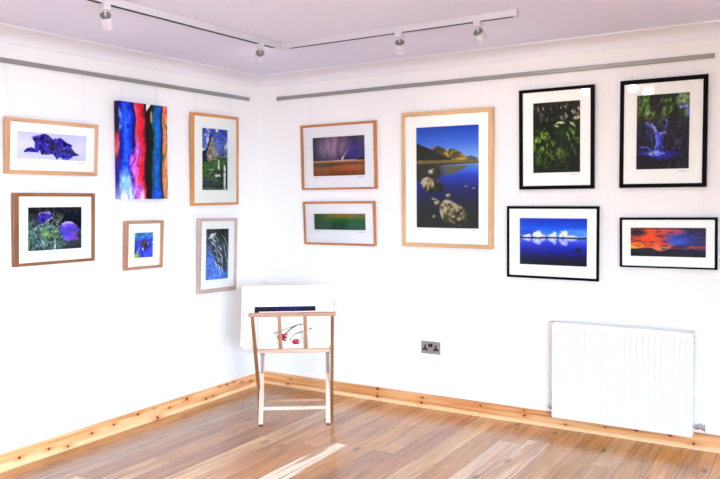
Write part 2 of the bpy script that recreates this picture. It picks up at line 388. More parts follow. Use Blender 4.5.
def art_frost(u, v):
    f = fbm(u, v, 7, 16, 41); n = fbm(u, v, 4, 7, 6); g = fbm(u, v, 14, 26, 63)
    c = grad(v + (n - 0.5) * 0.2, [(0, (34, 40, 46)), (0.22, (52, 58, 60)), (0.36, (84, 100, 150)), (0.6, (76, 120, 214)), (1, (74, 134, 232))])
    c = mixc(c, (120, 146, 212), ss(g, 0.5, 0.6) * ss(v, 0.35, 0.5) * (1 - ss(u, 0.3, 0.5)) * 0.7)
    reg = ss(u + 0.42 * (0.55 - v) + (n - 0.5) * 0.3, 0.34, 0.42) * (1 - ss(v - u * 0.35, 0.52, 0.58))
    c = mixc(c, (44, 60, 56), reg * ss(v, 0.12, 0.2) * 0.95)
    rs = np.random.RandomState(9)
    for i in range(26):          # rimed leaf edges arching down to the right
        x = rs.uniform(0.2, 0.62) + 0.0; y = 0.14 + i * 0.028; x += max(0, y - 0.5) * 0.35; L = rs.uniform(0.16, 0.34); a = 0.25 + y * 0.9; pts = [(x, y)]
        for k in range(3): pts.append((pts[-1][0] + L / 3 * math.cos(a), pts[-1][1] + L / 3 * math.sin(a) * 0.45)); a += 0.45
        for p, q in zip(pts[:-1], pts[1:]): c = mixc(c, (214, 226, 246) if i % 3 else (140, 170, 226), (1 - ss(seg(u + (f - 0.5) * 0.1, v + (f - 0.5) * 0.05, p, q, 0.46), 0.002, 0.011)) * 0.9)
    c = mixc(c, (228, 236, 250), ell(u + (g - 0.5) * 0.15, v + (g - 0.5) * 0.06, (0.27, 0.14), (0.17, 0.045), -0.25, 0.3))
    for pts in (((0.68, 0.12), (0.82, 0.2), (0.95, 0.38), (0.98, 0.6), (0.95, 0.95)), ((0.78, 0.3), (0.86, 0.5), (0.97, 0.7))):
        for p, q in zip(pts[:-1], pts[1:]): c = mixc(c, (204, 216, 236), (1 - ss(seg(u, v, p, q, 0.46), 0.002, 0.01)) * 0.9)
    c = mixc(c, (96, 110, 150), ss(u, 0.86, 0.97) * ss(v, 0.3, 0.5) * 0.6)
    return crisp(c, u, v, 15, 30, 0.25, 6)

def art_storm(u, v):
    n = fbm(u, v, 5, 4, 14); st = fbm(u, v, 14, 2, 3)
    c = grad(v, [(0, (86, 76, 96)), (0.3, (112, 98, 130)), (0.55, (72, 66, 100)), (0.605, (66, 58, 80)), (0.61, (236, 180, 150)), (0.64, (196, 126, 80)), (0.68, (110, 92, 70)), (0.75, (170, 104, 62)), (1, (136, 80, 44))])
    c = mixc(c, (196, 160, 190), ell(u, v, (0.4, 0.25), (0.22, 0.3), 0.2, 0.8) * 0.75 * (v < 0.6))
    c = mixc(c, (70, 70, 160), ell(u, v, (0.85, 0.4), (0.18, 0.25), 0, 0.8) * 0.7 * (v < 0.6)); c = mixc(c, (56, 58, 78), (1 - ss(u, 0, 0.2)) * (v < 0.6) * 0.6)
    c = mixc(c, (60, 50, 70), ss(st, 0.5, 0.7) * 0.35 * (v < 0.6))
    c = mixc(c, (210, 180, 210), (1 - ss(seg(u, v, (0.57, 0.58), (0.7, 0.3), 1.3), 0.005, 0.03)) * (0.9 - ss(0.6 - v, 0, 0.35) * 0.7))
    c = mixc(c, (250, 240, 240), (1 - ss(seg(u, v, (0.57, 0.59), (0.59, 0.52), 1.3), 0.008, 0.02)))
    c = mixc(c, (220, 214, 220), (1 - ss(np.abs(v - 0.605), 0.003, 0.012)) * ss(u, 0.3, 0.5) * (1 - ss(u, 0.8, 0.9)))
    c = mixc(c, (40, 36, 40), poly(u, v, [(0.86, 0.6), (0.9, 0.55), (0.96, 0.57), (1, 0.55), (1, 0.61), (0.82, 0.61)])); c = mixc(c, (90, 80, 60), ell(u, v, (0.2, 0.72), (0.28, 0.05), 0, 0.6) * 0.8)
    c = mixc(c, (214, 120, 60), ell(u, v, (0.75, 0.8), (0.25, 0.06), 0, 0.8) * 0.6 * (v > 0.62))
    return c

def art_green_field(u, v):
    n = fbm(u, v, 4, 6, 23)
    c = grad(v, [(0, (120, 112, 30)), (0.22, (104, 120, 34)), (0.34, (56, 118, 46)), (0.6, (30, 100, 56)), (0.8, (40, 96, 76)), (1, (34, 70, 52))])
    c = mixc(c, (170, 126, 30), ell(u, v, (0.62, 0.1), (0.25, 0.16), 0, 0.7) * 0.8); c = mixc(c, (20, 72, 34), (1 - ss(u, 0.0, 0.35)) * 0.6)
    c = mixc(c, (14, 60, 20), ell(u, v, (0.42, 0.8), (0.12, 0.3), 0, 0.8) * 0.5); c = mixc(c, (90, 140, 110), ss(n, 0.5, 0.7) * ss(u, 0.5, 0.9) * 0.5)
    c = mixc(c, (20, 96, 40), (1 - ss(np.abs(v - 0.36), 0, 0.05)) * 0.6)
    return c

def art_loch(u, v):
    n = fbm(u, v, 6, 8, 33); f = fbm(u, v, 26, 34, 8)
    c = grad(v, [(0, (24, 74, 190)), (0.15, (66, 118, 218)), (0.33, (150, 190, 236)), (0.37, (110, 160, 225)), (0.42, (70, 120, 220)), (0.5, (28, 60, 190)), (0.62, (14, 30, 110)), (0.8, (18, 24, 44)), (1, (14, 16, 20))])
    ridge = np.interp(u, [0, 0.2, 0.36, 0.5, 0.6, 0.7, 0.8, 0.9, 1], [0.19, 0.22, 0.185, 0.23, 0.215, 0.25, 0.295, 0.31, 0.325])
    hill = ss(v - ridge, 0, 0.006) * (1 - ss(v, 0.335, 0.345))
    hc = grad(f, [(0.3, (84, 74, 30)), (0.5, (140, 120, 54)), (0.72, (188, 168, 92))]); hc = mixc(hc, (50, 46, 26), ss(fbm(u + v, v, 9, 6, 5), 0.5, 0.62) * 0.7)
    c = c * (1 - hill[..., None]) + hc * hill[..., None]
    dk = np.interp(u, [0, 0.25, 0.45, 0.55, 0.6], [0.15, 0.22, 0.28, 0.31, 0.345])
    c = mixc(c, (34, 38, 34), ss(v - dk, 0, 0.01) * (1 - ss(v, 0.33, 0.34)) * (u < 0.57)); c = mixc(c, (60, 70, 110), poly(u, v, [(0.8, 0.335), (0.86, 0.29), (0.95, 0.31), (1, 0.33), (1, 0.34)]) * 0.8)
    c = mixc(c, (128, 112, 50), ss(v, 0.325, 0.335) * (1 - ss(v, 0.36, 0.37))); c = mixc(c, (60, 44, 20), ss(v, 0.358, 0.365) * (1 - ss(v + u * 0.03, 0.39, 0.4)))
    rr = np.interp(u, [0, 0.3, 0.6, 0.78, 0.82], [0.53, 0.5, 0.45, 0.4, 0.38])
    c = mixc(c, (46, 44, 32), ss(v, 0.385, 0.39) * (1 - ss(v - rr + (n - 0.5) * 0.03, 0, 0.03)) * (1 - ss(u, 0.3, 0.55)) * 0.95)
    c = mixc(c, (112, 100, 44), ss(v, 0.385, 0.39) * (1 - ss(v - rr + (n - 0.5) * 0.03, 0, 0.02)) * ss(u, 0.35, 0.55) * 0.85)
    for cx, cy, rx, ry, rot in ((0.29, 0.44, 0.09, 0.032, 0), (0.26, 0.58, 0.18, 0.075, 0.1), (0.53, 0.68, 0.05, 0.02, 0), (0.35, 0.76, 0.07, 0.035, 0.5), (0.3, 0.72, 0.05, 0.012, 0.3), (0.62, 0.875, 0.27, 0.125, 0.35), (0.3, 0.89, 0.03, 0.02, 0), (0.8, 0.59, 0.03, 0.008, 0), (0.92, 0.61, 0.03, 0.006, 0)):
        k = ell(u + (n - 0.5) * 0.12 * (rx > 0.06), v + (n - 0.5) * 0.05 * (rx > 0.06), (cx, cy), (rx, ry), rot, 0.06)
        t = np.clip((u - cx) / rx * (0.75 if cx < 0.3 else 0.35) + (v - cy) / ry * 0.45 + 0.62 + (f - 0.5) * 2.4, 0, 1)
        rc = grad(t, [(0, (196, 184, 154)), (0.3, (150, 134, 92)), (0.55, (96, 90, 48)), (0.75, (48, 48, 30)), (1, (22, 24, 20))])
        c = c * (1 - k[..., None]) + rc * k[..., None]
    c = mixc(c, (30, 36, 20), ell(u, v, (0.9, 0.93), (0.12, 0.12), 0, 0.5) * 0.8)
    return c * (1 - (hill * 1.0)[..., None]) + crisp(c, u, v, 34, 60, 0.3, 4) * hill[..., None]

def art_forest(u, v):
    f = fbm(u, v, 20, 20, 15); n = fbm(u, v, 6, 6, 44); g = fbm(u, v, 9, 12, 71)
    c = grad(f * 0.6 + g * 0.4, [(0.32, (8, 16, 8)), (0.5, (22, 40, 14)), (0.62, (44, 74, 22)), (0.75, (84, 122, 36))])
    sk = (1 - ss(v, 0.2, 0.32)); c = mixc(c, (26, 26, 22), sk * 0.75)
    c = mixc(c, (206, 194, 172), sk * ss(fbm(u + 0.03 * np.sin(v * 26), v, 30, 12, 19), 0.5, 0.6) * ss(v, 0.0, 0.1) * ss(n, 0.4, 0.52) * 0.85)
    for k, x in enumerate((0.06, 0.13, 0.2, 0.27, 0.33, 0.37, 0.47, 0.55, 0.68, 0.8, 0.9)): c = mixc(c, (14, 14, 12), (1 - ss(seg(u, v, (x, 0.32), (x + 0.03 * math.sin(k * 2.1), 0.0), 0.69), 0.004, 0.016)) * 0.9)
    c = mixc(c, (8, 12, 8), ss(v + (n - 0.5) * 0.1, 0.27, 0.3) * (1 - ss(v + (n - 0.5) * 0.1, 0.35, 0.4)) * 0.8 * np.clip(1.2 - ss(u, 0.4, 0.6), 0, 1))
    for cx, cy, rx, ry, ro in ((0.56, 0.3, 0.1, 0.014, -0.1), (0.93, 0.24, 0.09, 0.016, -0.25), (0.5, 0.345, 0.06, 0.012, 0.3), (0.84, 0.33, 0.06, 0.012, 0.5)): c = mixc(c, (222, 226, 160), ell(u + (f - 0.5) * 0.08, v + (f - 0.5) * 0.05, (cx, cy), (rx, ry), ro, 0.5) * 0.9)
    th = np.arctan2(u - 0.52, v - 0.12); ray = ss(fbm(th * 1.0 + 3, v, 9, 1.2, 7), 0.48, 0.6); gm = ss(v, 0.32, 0.42) * (1 - ss(v, 0.5, 0.95) * 0.85)
    c = mixc(c, (136, 176, 60), gm * ray * ss(f, 0.38, 0.6) * 0.85); c = mixc(c, (12, 30, 10), gm * (1 - ray) * 0.55)
    c = mixc(c, (122, 150, 44), ell(u + (f - 0.5) * 0.1, v + (f - 0.5) * 0.1, (0.6, 0.73), (0.14, 0.06), 0.2, 0.6) * 0.6)
    return crisp(mixc(c, (10, 16, 12), ss(v, 0.75, 1) * 0.4 + ell(u, v, (0.95, 0.75), (0.25, 0.3), 0, 0.6) * 0.35), u, v, 26, 38, 0.5, 4)

def art_clouds(u, v):
    n = fbm(u, v, 7, 8, 51); m_ = np.where(v < 0.42, v, 0.84 - v); n2 = fbm(u, m_, 12, 10, 27)
    c = grad(v, [(0, (0, 58, 196)), (0.2, (14, 96, 230)), (0.4, (110, 176, 250)), (0.44, (96, 120, 226)), (0.55, (36, 66, 214)), (0.72, (8, 22, 150)), (0.9, (4, 8, 56)), (1, (4, 6, 36))])
    c = mixc(c, (130, 180, 246), ss(n, 0.46, 0.66) * ss(v, 0.18, 0.3) * (1 - ss(v, 0.4, 0.42)) * 0.6); c = mixc(c, (14, 40, 190), (1 - ss(u, 0.2, 0.5)) * ss(v, 0.2, 0.3) * (1 - ss(v, 0.4, 0.44)) * 0.5)
    for cx, r, h in ((0.1, 0.05, 0.04), (0.15, 0.04, 0.07), (0.25, 0.06, 0.09), (0.31, 0.05, 0.15), (0.37, 0.05, 0.06), (0.46, 0.06, 0.07), (0.53, 0.05, 0.12), (0.62, 0.05, 0.13), (0.68, 0.06, 0.16), (0.75, 0.05, 0.07), (0.82, 0.05, 0.04)):
        k = ss(1.15 - np.hypot((u - cx) / r, (m_ - 0.40) / h) + (n2 - 0.5) * 1.6, 0.1, 0.4)
        c = mixc(c, (244, 247, 255), k * np.where(v < 0.42, 0.97, 0.62))
    c = mixc(c, (10, 18, 70), (1 - ss(np.abs(v - 0.425 + 0.01 * u - 0.03 * (fbm(u, v * 0, 10, 1, 2) - 0.5)), 0.014, 0.022)))
    c = mixc(c, (20, 30, 60), ell(u, v, (0.87, 0.66), (0.04, 0.05), 0, 0.3)); c = mixc(c, (30, 36, 50), ell(u, v, (0.66, 0.86), (0.06, 0.025), 0, 0.3))
    return c

def art_waterfall(u, v):
    f = fbm(u, v, 16, 18, 61); n = fbm(u, v, 7, 8, 9); g = fbm(u + v * 0.3, v, 24, 14, 33)
    c = grad(v + (n - 0.5) * 0.2, [(0, (58, 80, 42)), (0.25, (52, 66, 40)), (0.42, (40, 42, 56)), (0.75, (28, 30, 58)), (1, (14, 14, 26))])
    c = mixc(c, (112, 146, 66), ss(g, 0.5, 0.62) * (1 - ss(v, 0.24, 0.36)) * 0.9); c = mixc(c, (18, 24, 18), ss(n, 0.52, 0.6) * (1 - ss(v, 0.3, 0.4)) * 0.85)
    c = mixc(c, (160, 186, 140), ell(u + (f - 0.5) * 0.1, v, (0.88, 0.08), (0.14, 0.07), 0, 0.6) * 0.8); c = mixc(c, (10, 12, 22), ss(f, 0.53, 0.62) * ss(v, 0.35, 0.5) * 0.7); c = mixc(c, (70, 72, 96), ss(g, 0.56, 0.66) * ss(v, 0.4, 0.5) * 0.5)
    c = mixc(c, (150, 160, 170), ell(u, v, (0.24, 0.24), (0.04, 0.02), 0, 0.6) * 0.7)
    uw = u + (f - 0.5) * 0.07; vw = v + (n - 0.5) * 0.05
    for pts, w, col in ((((0.29, 0.38), (0.34, 0.44), (0.38, 0.52)), 0.028, (150, 162, 255)), (((0.38, 0.5), (0.375, 0.76)), 0.022, (110, 124, 246)), (((0.53, 0.5), (0.47, 0.52), (0.43, 0.58)), 0.03, (150, 164, 255)), (((0.4, 0.54), (0.4, 0.74)), 0.03, (96, 108, 236)), (((0.31, 0.44), (0.3, 0.62)), 0.016, (60, 64, 150)), (((0.25, 0.38), (0.27, 0.44)), 0.02, (90, 96, 200)), (((0.44, 0.55), (0.43, 0.76)), 0.035, (66, 76, 206)), (((0.5, 0.53), (0.5, 0.7)), 0.02, (70, 76, 196)),
                         (((0.18, 0.37), (0.22, 0.38), (0.25, 0.42)), 0.022, (100, 108, 224)), (((0.2, 0.42), (0.21, 0.6)), 0.018, (62, 66, 160)), (((0.57, 0.35), (0.58, 0.4)), 0.022, (130, 144, 240)), (((0.57, 0.41), (0.56, 0.47)), 0.012, (80, 88, 180)), (((0.42, 0.36), (0.55, 0.32)), 0.01, (96, 104, 170)),
                         (((0.1, 0.7), (0.22, 0.71), (0.32, 0.77)), 0.018, (96, 108, 236)), (((0.88, 0.16), (0.94, 0.2), (0.99, 0.3)), 0.028, (130, 140, 246)), (((0.82, 0.2), (0.9, 0.16), (0.95, 0.19)), 0.02, (130, 140, 236))):
        for p, q in zip(pts[:-1], pts[1:]): c = mixc(c, col, (1 - ss(seg(uw, vw, p, q, 0.69), w * 0.15, w)) * 0.92)
    c = mixc(c, (36, 40, 190), ell(u, v + (n - 0.5) * 0.04, (0.42, 0.8), (0.34, 0.055), 0, 0.6) * 0.95); c = mixc(c, (150, 172, 255), ell(u, v, (0.36, 0.785), (0.15, 0.03), 0, 0.7)); c = mixc(c, (8, 8, 30), ell(u, v, (0.14, 0.83), (0.14, 0.03), 0, 0.5) * 0.8)
    return crisp(c, u, v, 28, 38, 0.35, 4)

def art_sunset(u, v):
    n = fbm(u, v, 6, 7, 71); f = fbm(u, v, 11, 18, 29)
    c = grad(u + (n - 0.5) * 0.3, [(0, (226, 84, 40)), (0.3, (236, 96, 50)), (0.45, (214, 84, 80)), (0.58, (90, 90, 190)), (0.75, (50, 66, 150)), (1, (66, 60, 110))])
    c = mixc(c, (255, 190, 60), (1 - ss(u, 0, 0.3)) * ss(v, 0.5, 0.62) * 0.9); c = mixc(c, (250, 150, 90), ell(u, v, (0.42, 0.7), (0.15, 0.1), 0, 0.7) * 0.8)
    c = mixc(c, (226, 90, 80), ell(u, v, (0.55, 0.12), (0.18, 0.1), 0, 0.6) * 0.8); c = mixc(c, (214, 90, 80), ell(u, v, (0.8, 0.66), (0.25, 0.05), 0, 0.6) * 0.8)
    c = mixc(c, (46, 40, 66), ss(f, 0.54, 0.64) * 0.75); c = mixc(c, (40, 36, 60), ell(u, v, (0.08, 0.18), (0.12, 0.12), 0.2, 0.6) * 0.9)
    c = mixc(c, (50, 46, 76), ss(u, 0.68, 0.8) * (1 - ss(v, 0.1, 0.3)) * 0.8); c = mixc(c, (40, 40, 66), (1 - ss(v, 0, 0.1)) * 0.6); c = mixc(c, (60, 110, 230), ell(u, v, (0.65, 0.45), (0.12, 0.13), 0, 0.7) * 0.7)
    h = np.interp(u, [0, 0.08, 0.15, 0.25, 0.35, 0.4, 0.5, 0.6, 0.75, 1], [0.72, 0.72, 0.7, 0.68, 0.76, 0.8, 0.74, 0.7, 0.74, 0.78])
    c = mixc(c, (36, 42, 60), ss(v - h, 0, 0.02)); c = mixc(c, (12, 16, 20), ell(u, v, (0.05, 0.9), (0.08, 0.1), 0, 0.3)); return c

def art_dusk(u, v):
    return mixc(grad(u, [(0, (34, 22, 34)), (0.3, (30, 22, 60)), (0.6, (28, 34, 104)), (0.9, (20, 28, 66)), (1, (8, 10, 20))]), (86, 40, 90), ss(fbm(u, v, 6, 14, 3), 0.55, 0.7) * (1 - ss(u, 0.55, 0.7)) * 0.6)

def art_tulips(u, v):
    c = np.zeros(u.shape + (3,)) + np.array((247, 247, 244.0)); A = 1.85
    def line(pts, w, col):
        nonlocal c
        for p, q in zip(pts[:-1], pts[1:]): c = mixc(c, col, 1 - ss(seg(u, v, p, q, A), w * 0.5, w * 1.3))
    line([(0.17, 0.55), (0.3, 0.47), (0.45, 0.37), (0.56, 0.3), (0.7, 0.27)], 0.013, (84, 104, 70)); line([(0.37, 0.55), (0.47, 0.4), (0.55, 0.31)], 0.022, (46, 84, 52))
    line([(0.38, 0.57), (0.52, 0.54), (0.65, 0.5), (0.79, 0.42)], 0.011, (110, 120, 100)); line([(0.75, 0.43), (0.8, 0.4)], 0.02, (110, 110, 90)); line([(0.6, 0.53), (0.5, 0.6), (0.45, 0.68), (0.45, 0.75), (0.48, 0.78)], 0.013, (96, 112, 90))
    f = fbm(u, v, 30, 20, 3)
    for pts in ([(0.24, 0.64), (0.28, 0.56), (0.38, 0.54), (0.42, 0.58), (0.37, 0.62), (0.42, 0.68), (0.36, 0.7), (0.4, 0.78), (0.33, 0.76), (0.26, 0.74)],
                [(0.47, 0.78), (0.49, 0.72), (0.61, 0.7), (0.58, 0.75), (0.62, 0.78), (0.57, 0.81), (0.61, 0.85), (0.56, 0.87), (0.49, 0.86)]):
        k = poly(u, v, pts)
        c = c * (1 - k[..., None]) + grad(f, [(0.3, (120, 16, 40)), (0.55, (176, 34, 62)), (0.75, (206, 84, 104))]) * k[..., None]
    return c

def paint_grid(name, x0, x1, z0, z1, y, fn, mat, parent, res=0.0034, gain=ART_GAIN, label=None, thick=0.0):
    """flat picture in the local XZ plane at depth y (facing -Y), coloured per vertex"""
    nx = max(2, int((x1 - x0) / res)); nz = max(2, int((z1 - z0) / res))
    X, Z = np.meshgrid(np.linspace(x0, x1, nx + 1), np.linspace(z1, z0, nz + 1))
    u = (X - x0) / (x1 - x0); v = (z1 - Z) / (z1 - z0)
    C = np.minimum(lin_np(fn(u, v)) ** 1.1 * gain * 1.08, 0.95)
    V = np.stack([X, np.full_like(X, y), Z], -1).reshape(-1, 3)
    i = np.arange((nx + 1) * (nz + 1)).reshape(nz + 1, nx + 1)
    F = np.stack([i[:-1, :-1], i[1:, :-1], i[1:, 1:], i[:-1, 1:]], -1).reshape(-1, 4)
    me = bpy.data.meshes.new(name); me.from_pydata(V.tolist(), [], F.tolist())
    ca = me.color_attributes.new('Paint', 'FLOAT_COLOR', 'POINT')
    ca.data.foreach_set('color', np.concatenate([C.reshape(-1, 3), np.ones((C.shape[0] * C.shape[1], 1))], 1).ravel())
    me.materials.append(mat); me.update()
    o = bpy.data.objects.new(name, me); COL.objects.link(o); o.parent = parent
    if label: o['label'] = label
    return o

# ------------------------------------------------------------------ room shell
def wall_mesh(name, p0, p1, openings=(), thick=0.15, inward=None):
    """wall from p0 to p1 (xy), inner face on the line, with rectangular openings (s0,s1,z0,z1)"""
    p0 = Vector((*p0, 0)); p1 = Vector((*p1, 0)); a = (p1 - p0); L = a.length; a.normalize(); out = -Vector((*inward, 0))
    ss_ = sorted({0, L} | {o[0] for o in openings} | {o[1] for o in openings}); zs = sorted({0, H} | {o[2] for o in openings} | {o[3] for o in openings})
    mb = MB()
    for i in range(len(ss_) - 1):
        for j in range(len(zs) - 1):
            cs = (ss_[i] + ss_[i + 1]) / 2; cz = (zs[j] + zs[j + 1]) / 2
            if any(o[0] < cs < o[1] and o[2] < cz < o[3] for o in openings): continue
            c = p0 + a * cs + out * thick / 2 + Vector((0, 0, cz))
            mb.obox(c, [a, out, Vector((0, 0, 1))], Vector(((ss_[i + 1] - ss_[i]) / 2, thick / 2, (zs[j + 1] - zs[j]) / 2)))
    return struct(mb.build(name, M['wall']))
wall_mesh('wall_left', (0, 0), (0, -ROOM_Y), inward=(1, 0))
wall_mesh('wall_back', (-0.15, 0), (ROOM_X + 0.15, 0), inward=(0, -1))
WR = (4.6, 6.3, 0.75, 2.12)       # window in the right-hand wall (s measured from y=0 backwards)
WF = (4.1, 6.1, 0.45, 2.12)        # window in the wall behind the camera
wall_mesh('wall_right', (ROOM_X, 0), (ROOM_X, -ROOM_Y), [WR], inward=(-1, 0))
wall_mesh('wall_front', (-0.15, -ROOM_Y), (ROOM_X + 0.15, -ROOM_Y), [(WF[0] + 0.15, WF[1] + 0.15, WF[2], WF[3])], inward=(0, 1))
mb = MB(); mb.box((-0.15, -ROOM_Y - 0.15, H), (ROOM_X + 0.15, 0.15, H + 0.12)); struct(mb.build('ceiling', M['ceiling']))

def window_frame(name, c0, c1, nrm, n):
    """white casement in an opening, c0/c1 opposite corners on the wall plane"""
    mb = MB(); c0 = Vector(c0); c1 = Vector(c1); a = Vector((c1.x - c0.x, c1.y - c0.y, 0)); L = a.length; a.normalize(); z0, z1 = c0.z, c1.z
    off = -Vector(nrm) * 0.08
    def bar(s0, z0_, s1, z1_, w=0.06): mb.beam(c0 + a * s0 + off + Vector((0, 0, z0_ - c0.z)), c0 + a * s1 + off + Vector((0, 0, z1_ - c0.z)), w, 0.06, nrm, bev=0.004)
    bar(0, z0 + 0.03, L, z0 + 0.03); bar(0, z1 - 0.03, L, z1 - 0.03)
    for k in range(n + 1): s = 0.03 + (L - 0.06) * k / n; bar(s, z0 + 0.06, s, z1 - 0.06)
    o = struct(mb.build(name, M['white_gloss']))
    g = MB(); q = [c0 + off, c0 + off + a * L, c0 + off + a * L + Vector((0, 0, z1 - z0)), c0 + off + Vector((0, 0, z1 - z0))]; g.quad(q)
    g.build('window_glass', M['glass'], o); return o
window_frame('window_1', (ROOM_X, -WR[1], WR[2]), (ROOM_X, -WR[0], WR[3]), (-1, 0, 0), 3)
window_frame('window_2', (WF[0], -ROOM_Y, WF[2]), (WF[1], -ROOM_Y, WF[3]), (0, 1, 0), 3)

# coving: concave moulding with a small lip, both picture walls
def coving(name, a, b, nrm):
    mb = MB(); a = Vector(a); b = Vector(b); n = Vector(nrm); D, Z = 0.118, 0.074
    pr = [(D, H), (D, H - 0.008), (D - 0.007, H - 0.008)]
    for k in range(9):
        t = k / 8 * PI / 2; pr.append((D - 0.012 - (D - 0.02) * math.sin(t) * 0.98, H - 0.010 - (Z - 0.02) * (1 - math.cos(t))))
    pr += [(0.008, H - Z + 0.004), (0.008, H - Z), (0, H - Z)]
    P = lambda q, e: e + n * q[0] + Vector((0, 0, q[1]))
    sa, sb = (0, 0)
    for p, q in zip(pr[:-1], pr[1:]):
        # mitre at the shared corner
        A0, A1 = (P(p, a) - (a - b).normalized() * p[0], P(q, a) - (a - b).normalized() * q[0]); B0, B1 = P(p, b), P(q, b)
        mb.quad([A0, B0, B1, A1], smooth=True)
    o = struct(mb.build(name, M['coving'])); return o
coving('trim_1', (0, 0, 0), (0, -ROOM_Y, 0), (1, 0, 0))
coving('trim_2', (0, 0, 0), (ROOM_X, 0, 0), (0, -1, 0))

# skirting boards: knotty pine, colour painted per vertex from grain, knots and some painted-in light
def skirting(name, side, length, knots, seed, x_start=0.0):
    prof = [(0.0, 0.095), (0.012, 0.095), (0.0165, 0.092), (0.018, 0.088), (0.018, 0.06), (0.018, 0.03), (0.018, 0.022), (0.021, 0.018), (0.026, 0.014), (0.027, 0.010), (0.027, 0.0)]
    fine = []
    for (d0, z0), (d1, z1) in zip(prof[:-1], prof[1:]):
        n = max(1, int(math.hypot(d1 - d0, z1 - z0) / 0.003))
        for k in range(n): fine.append((d0 + (d1 - d0) * k / n, z0 + (z1 - z0) * k / n))
    fine.append(prof[-1]); fine = np.array(fine)
    near = np.arange(0, min(length, 3.9), 0.0045); s = np.concatenate([near, np.linspace(min(length, 3.9), length, 60)])
    S, K = np.meshgrid(s, np.arange(len(fine))); D = fine[K, 0]; Z = fine[K, 1]
    Sp = S * np.where(True, 1, 1)
    Sm = np.maximum(S, D)                       # mitre in the corner
    if side == 'L': V = np.stack([D, -Sm, Z], -1)
    else: V = np.stack([Sm, -D, Z], -1)
    g = fbm(S * 1.0, Z + 0 * S, 2.2, 90, seed, 4); g2 = fbm(S, Z, 1.2, 26, seed + 9, 3)
    warp = 0
    C = grad(g * 0.6 + g2 * 0.4, [(0.3, (176, 112, 62)), (0.45, (204, 142, 92)), (0.62, (220, 166, 118)), (0.8, (230, 184, 142))])
    C = C + (18 if side == 'L' else 0)  # left board painted paler, partly putting its stronger light into the colour
    C = mixc(C, (238, 204, 164), ss(0.026 - Z, 0, 0.006) * 0.7)  # highlight along the bottom bevel painted in as a paler band
    for (ks, kz) in knots:
        r = 0.0045 + 0.007 * vnoise(np.array([ks * 31.0]), np.array([kz * 77.0]), 5)[0]; el_ = 0.7 + 0.9 * vnoise(np.array([ks * 17.0]), np.array([kz * 57.0]), 8)[0]
        d = np.hypot((S - ks) / el_ + (Z - kz) * (el_ - 1.1), (Z - kz) * 1.0)
        C = mixc(C, (196, 120, 66), np.exp(-(np.hypot((S - ks) / 3.4, Z - kz) / (r * 1.6)) ** 2) * 0.7); C = mixc(C, (84, 38, 22), 1 - ss(d, r * 0.7, r * 1.2))
    A = lin_np(C) * 1.05
    nz, ns = S.shape; i = np.arange(nz * ns).reshape(nz, ns)
    F = np.stack([i[:-1, :-1], i[1:, :-1], i[1:, 1:], i[:-1, 1:]], -1).reshape(-1, 4)
    me = bpy.data.meshes.new(name); me.from_pydata(V.reshape(-1, 3).tolist(), [], F.tolist())
    ca = me.color_attributes.new('Paint', 'FLOAT_COLOR', 'POINT'); ca.data.foreach_set('color', np.concatenate([A.reshape(-1, 3), np.ones((nz * ns, 1))], 1).ravel())
    me.materials.append(M['pine']); me.update(); o = bpy.data.objects.new(name, me); COL.objects.link(o); return struct(o)
KR = [(1.068, .086), (1.067, .052), (1.066, .03), (1.431, .069), (1.423, .032), (1.864, .073), (2.164, .082), (2.168, .05), (0.284, .064), (0.259, .024), (2.434, .03), (2.677, .05), (2.858, .06), (3.048, .061), (3.176, .03), (3.6, .05), (4.2, .07)]
KL = [(2.154, .045), (1.967, .04), (1.843, .02), (1.667, .05), (1.5, .058), (1.305, .074), (1.167, .08), (1.144, .012), (1.027, .05), (.865, .071), (.675, .028), (.602, .03), (.53, .085), (.449, .083), (.371, .085), (.28, .065), (.174, .05), (2.5, .06), (2.9, .03)]
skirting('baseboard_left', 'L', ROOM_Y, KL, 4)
skirting('baseboard_back', 'R', ROOM_X, KR, 12)

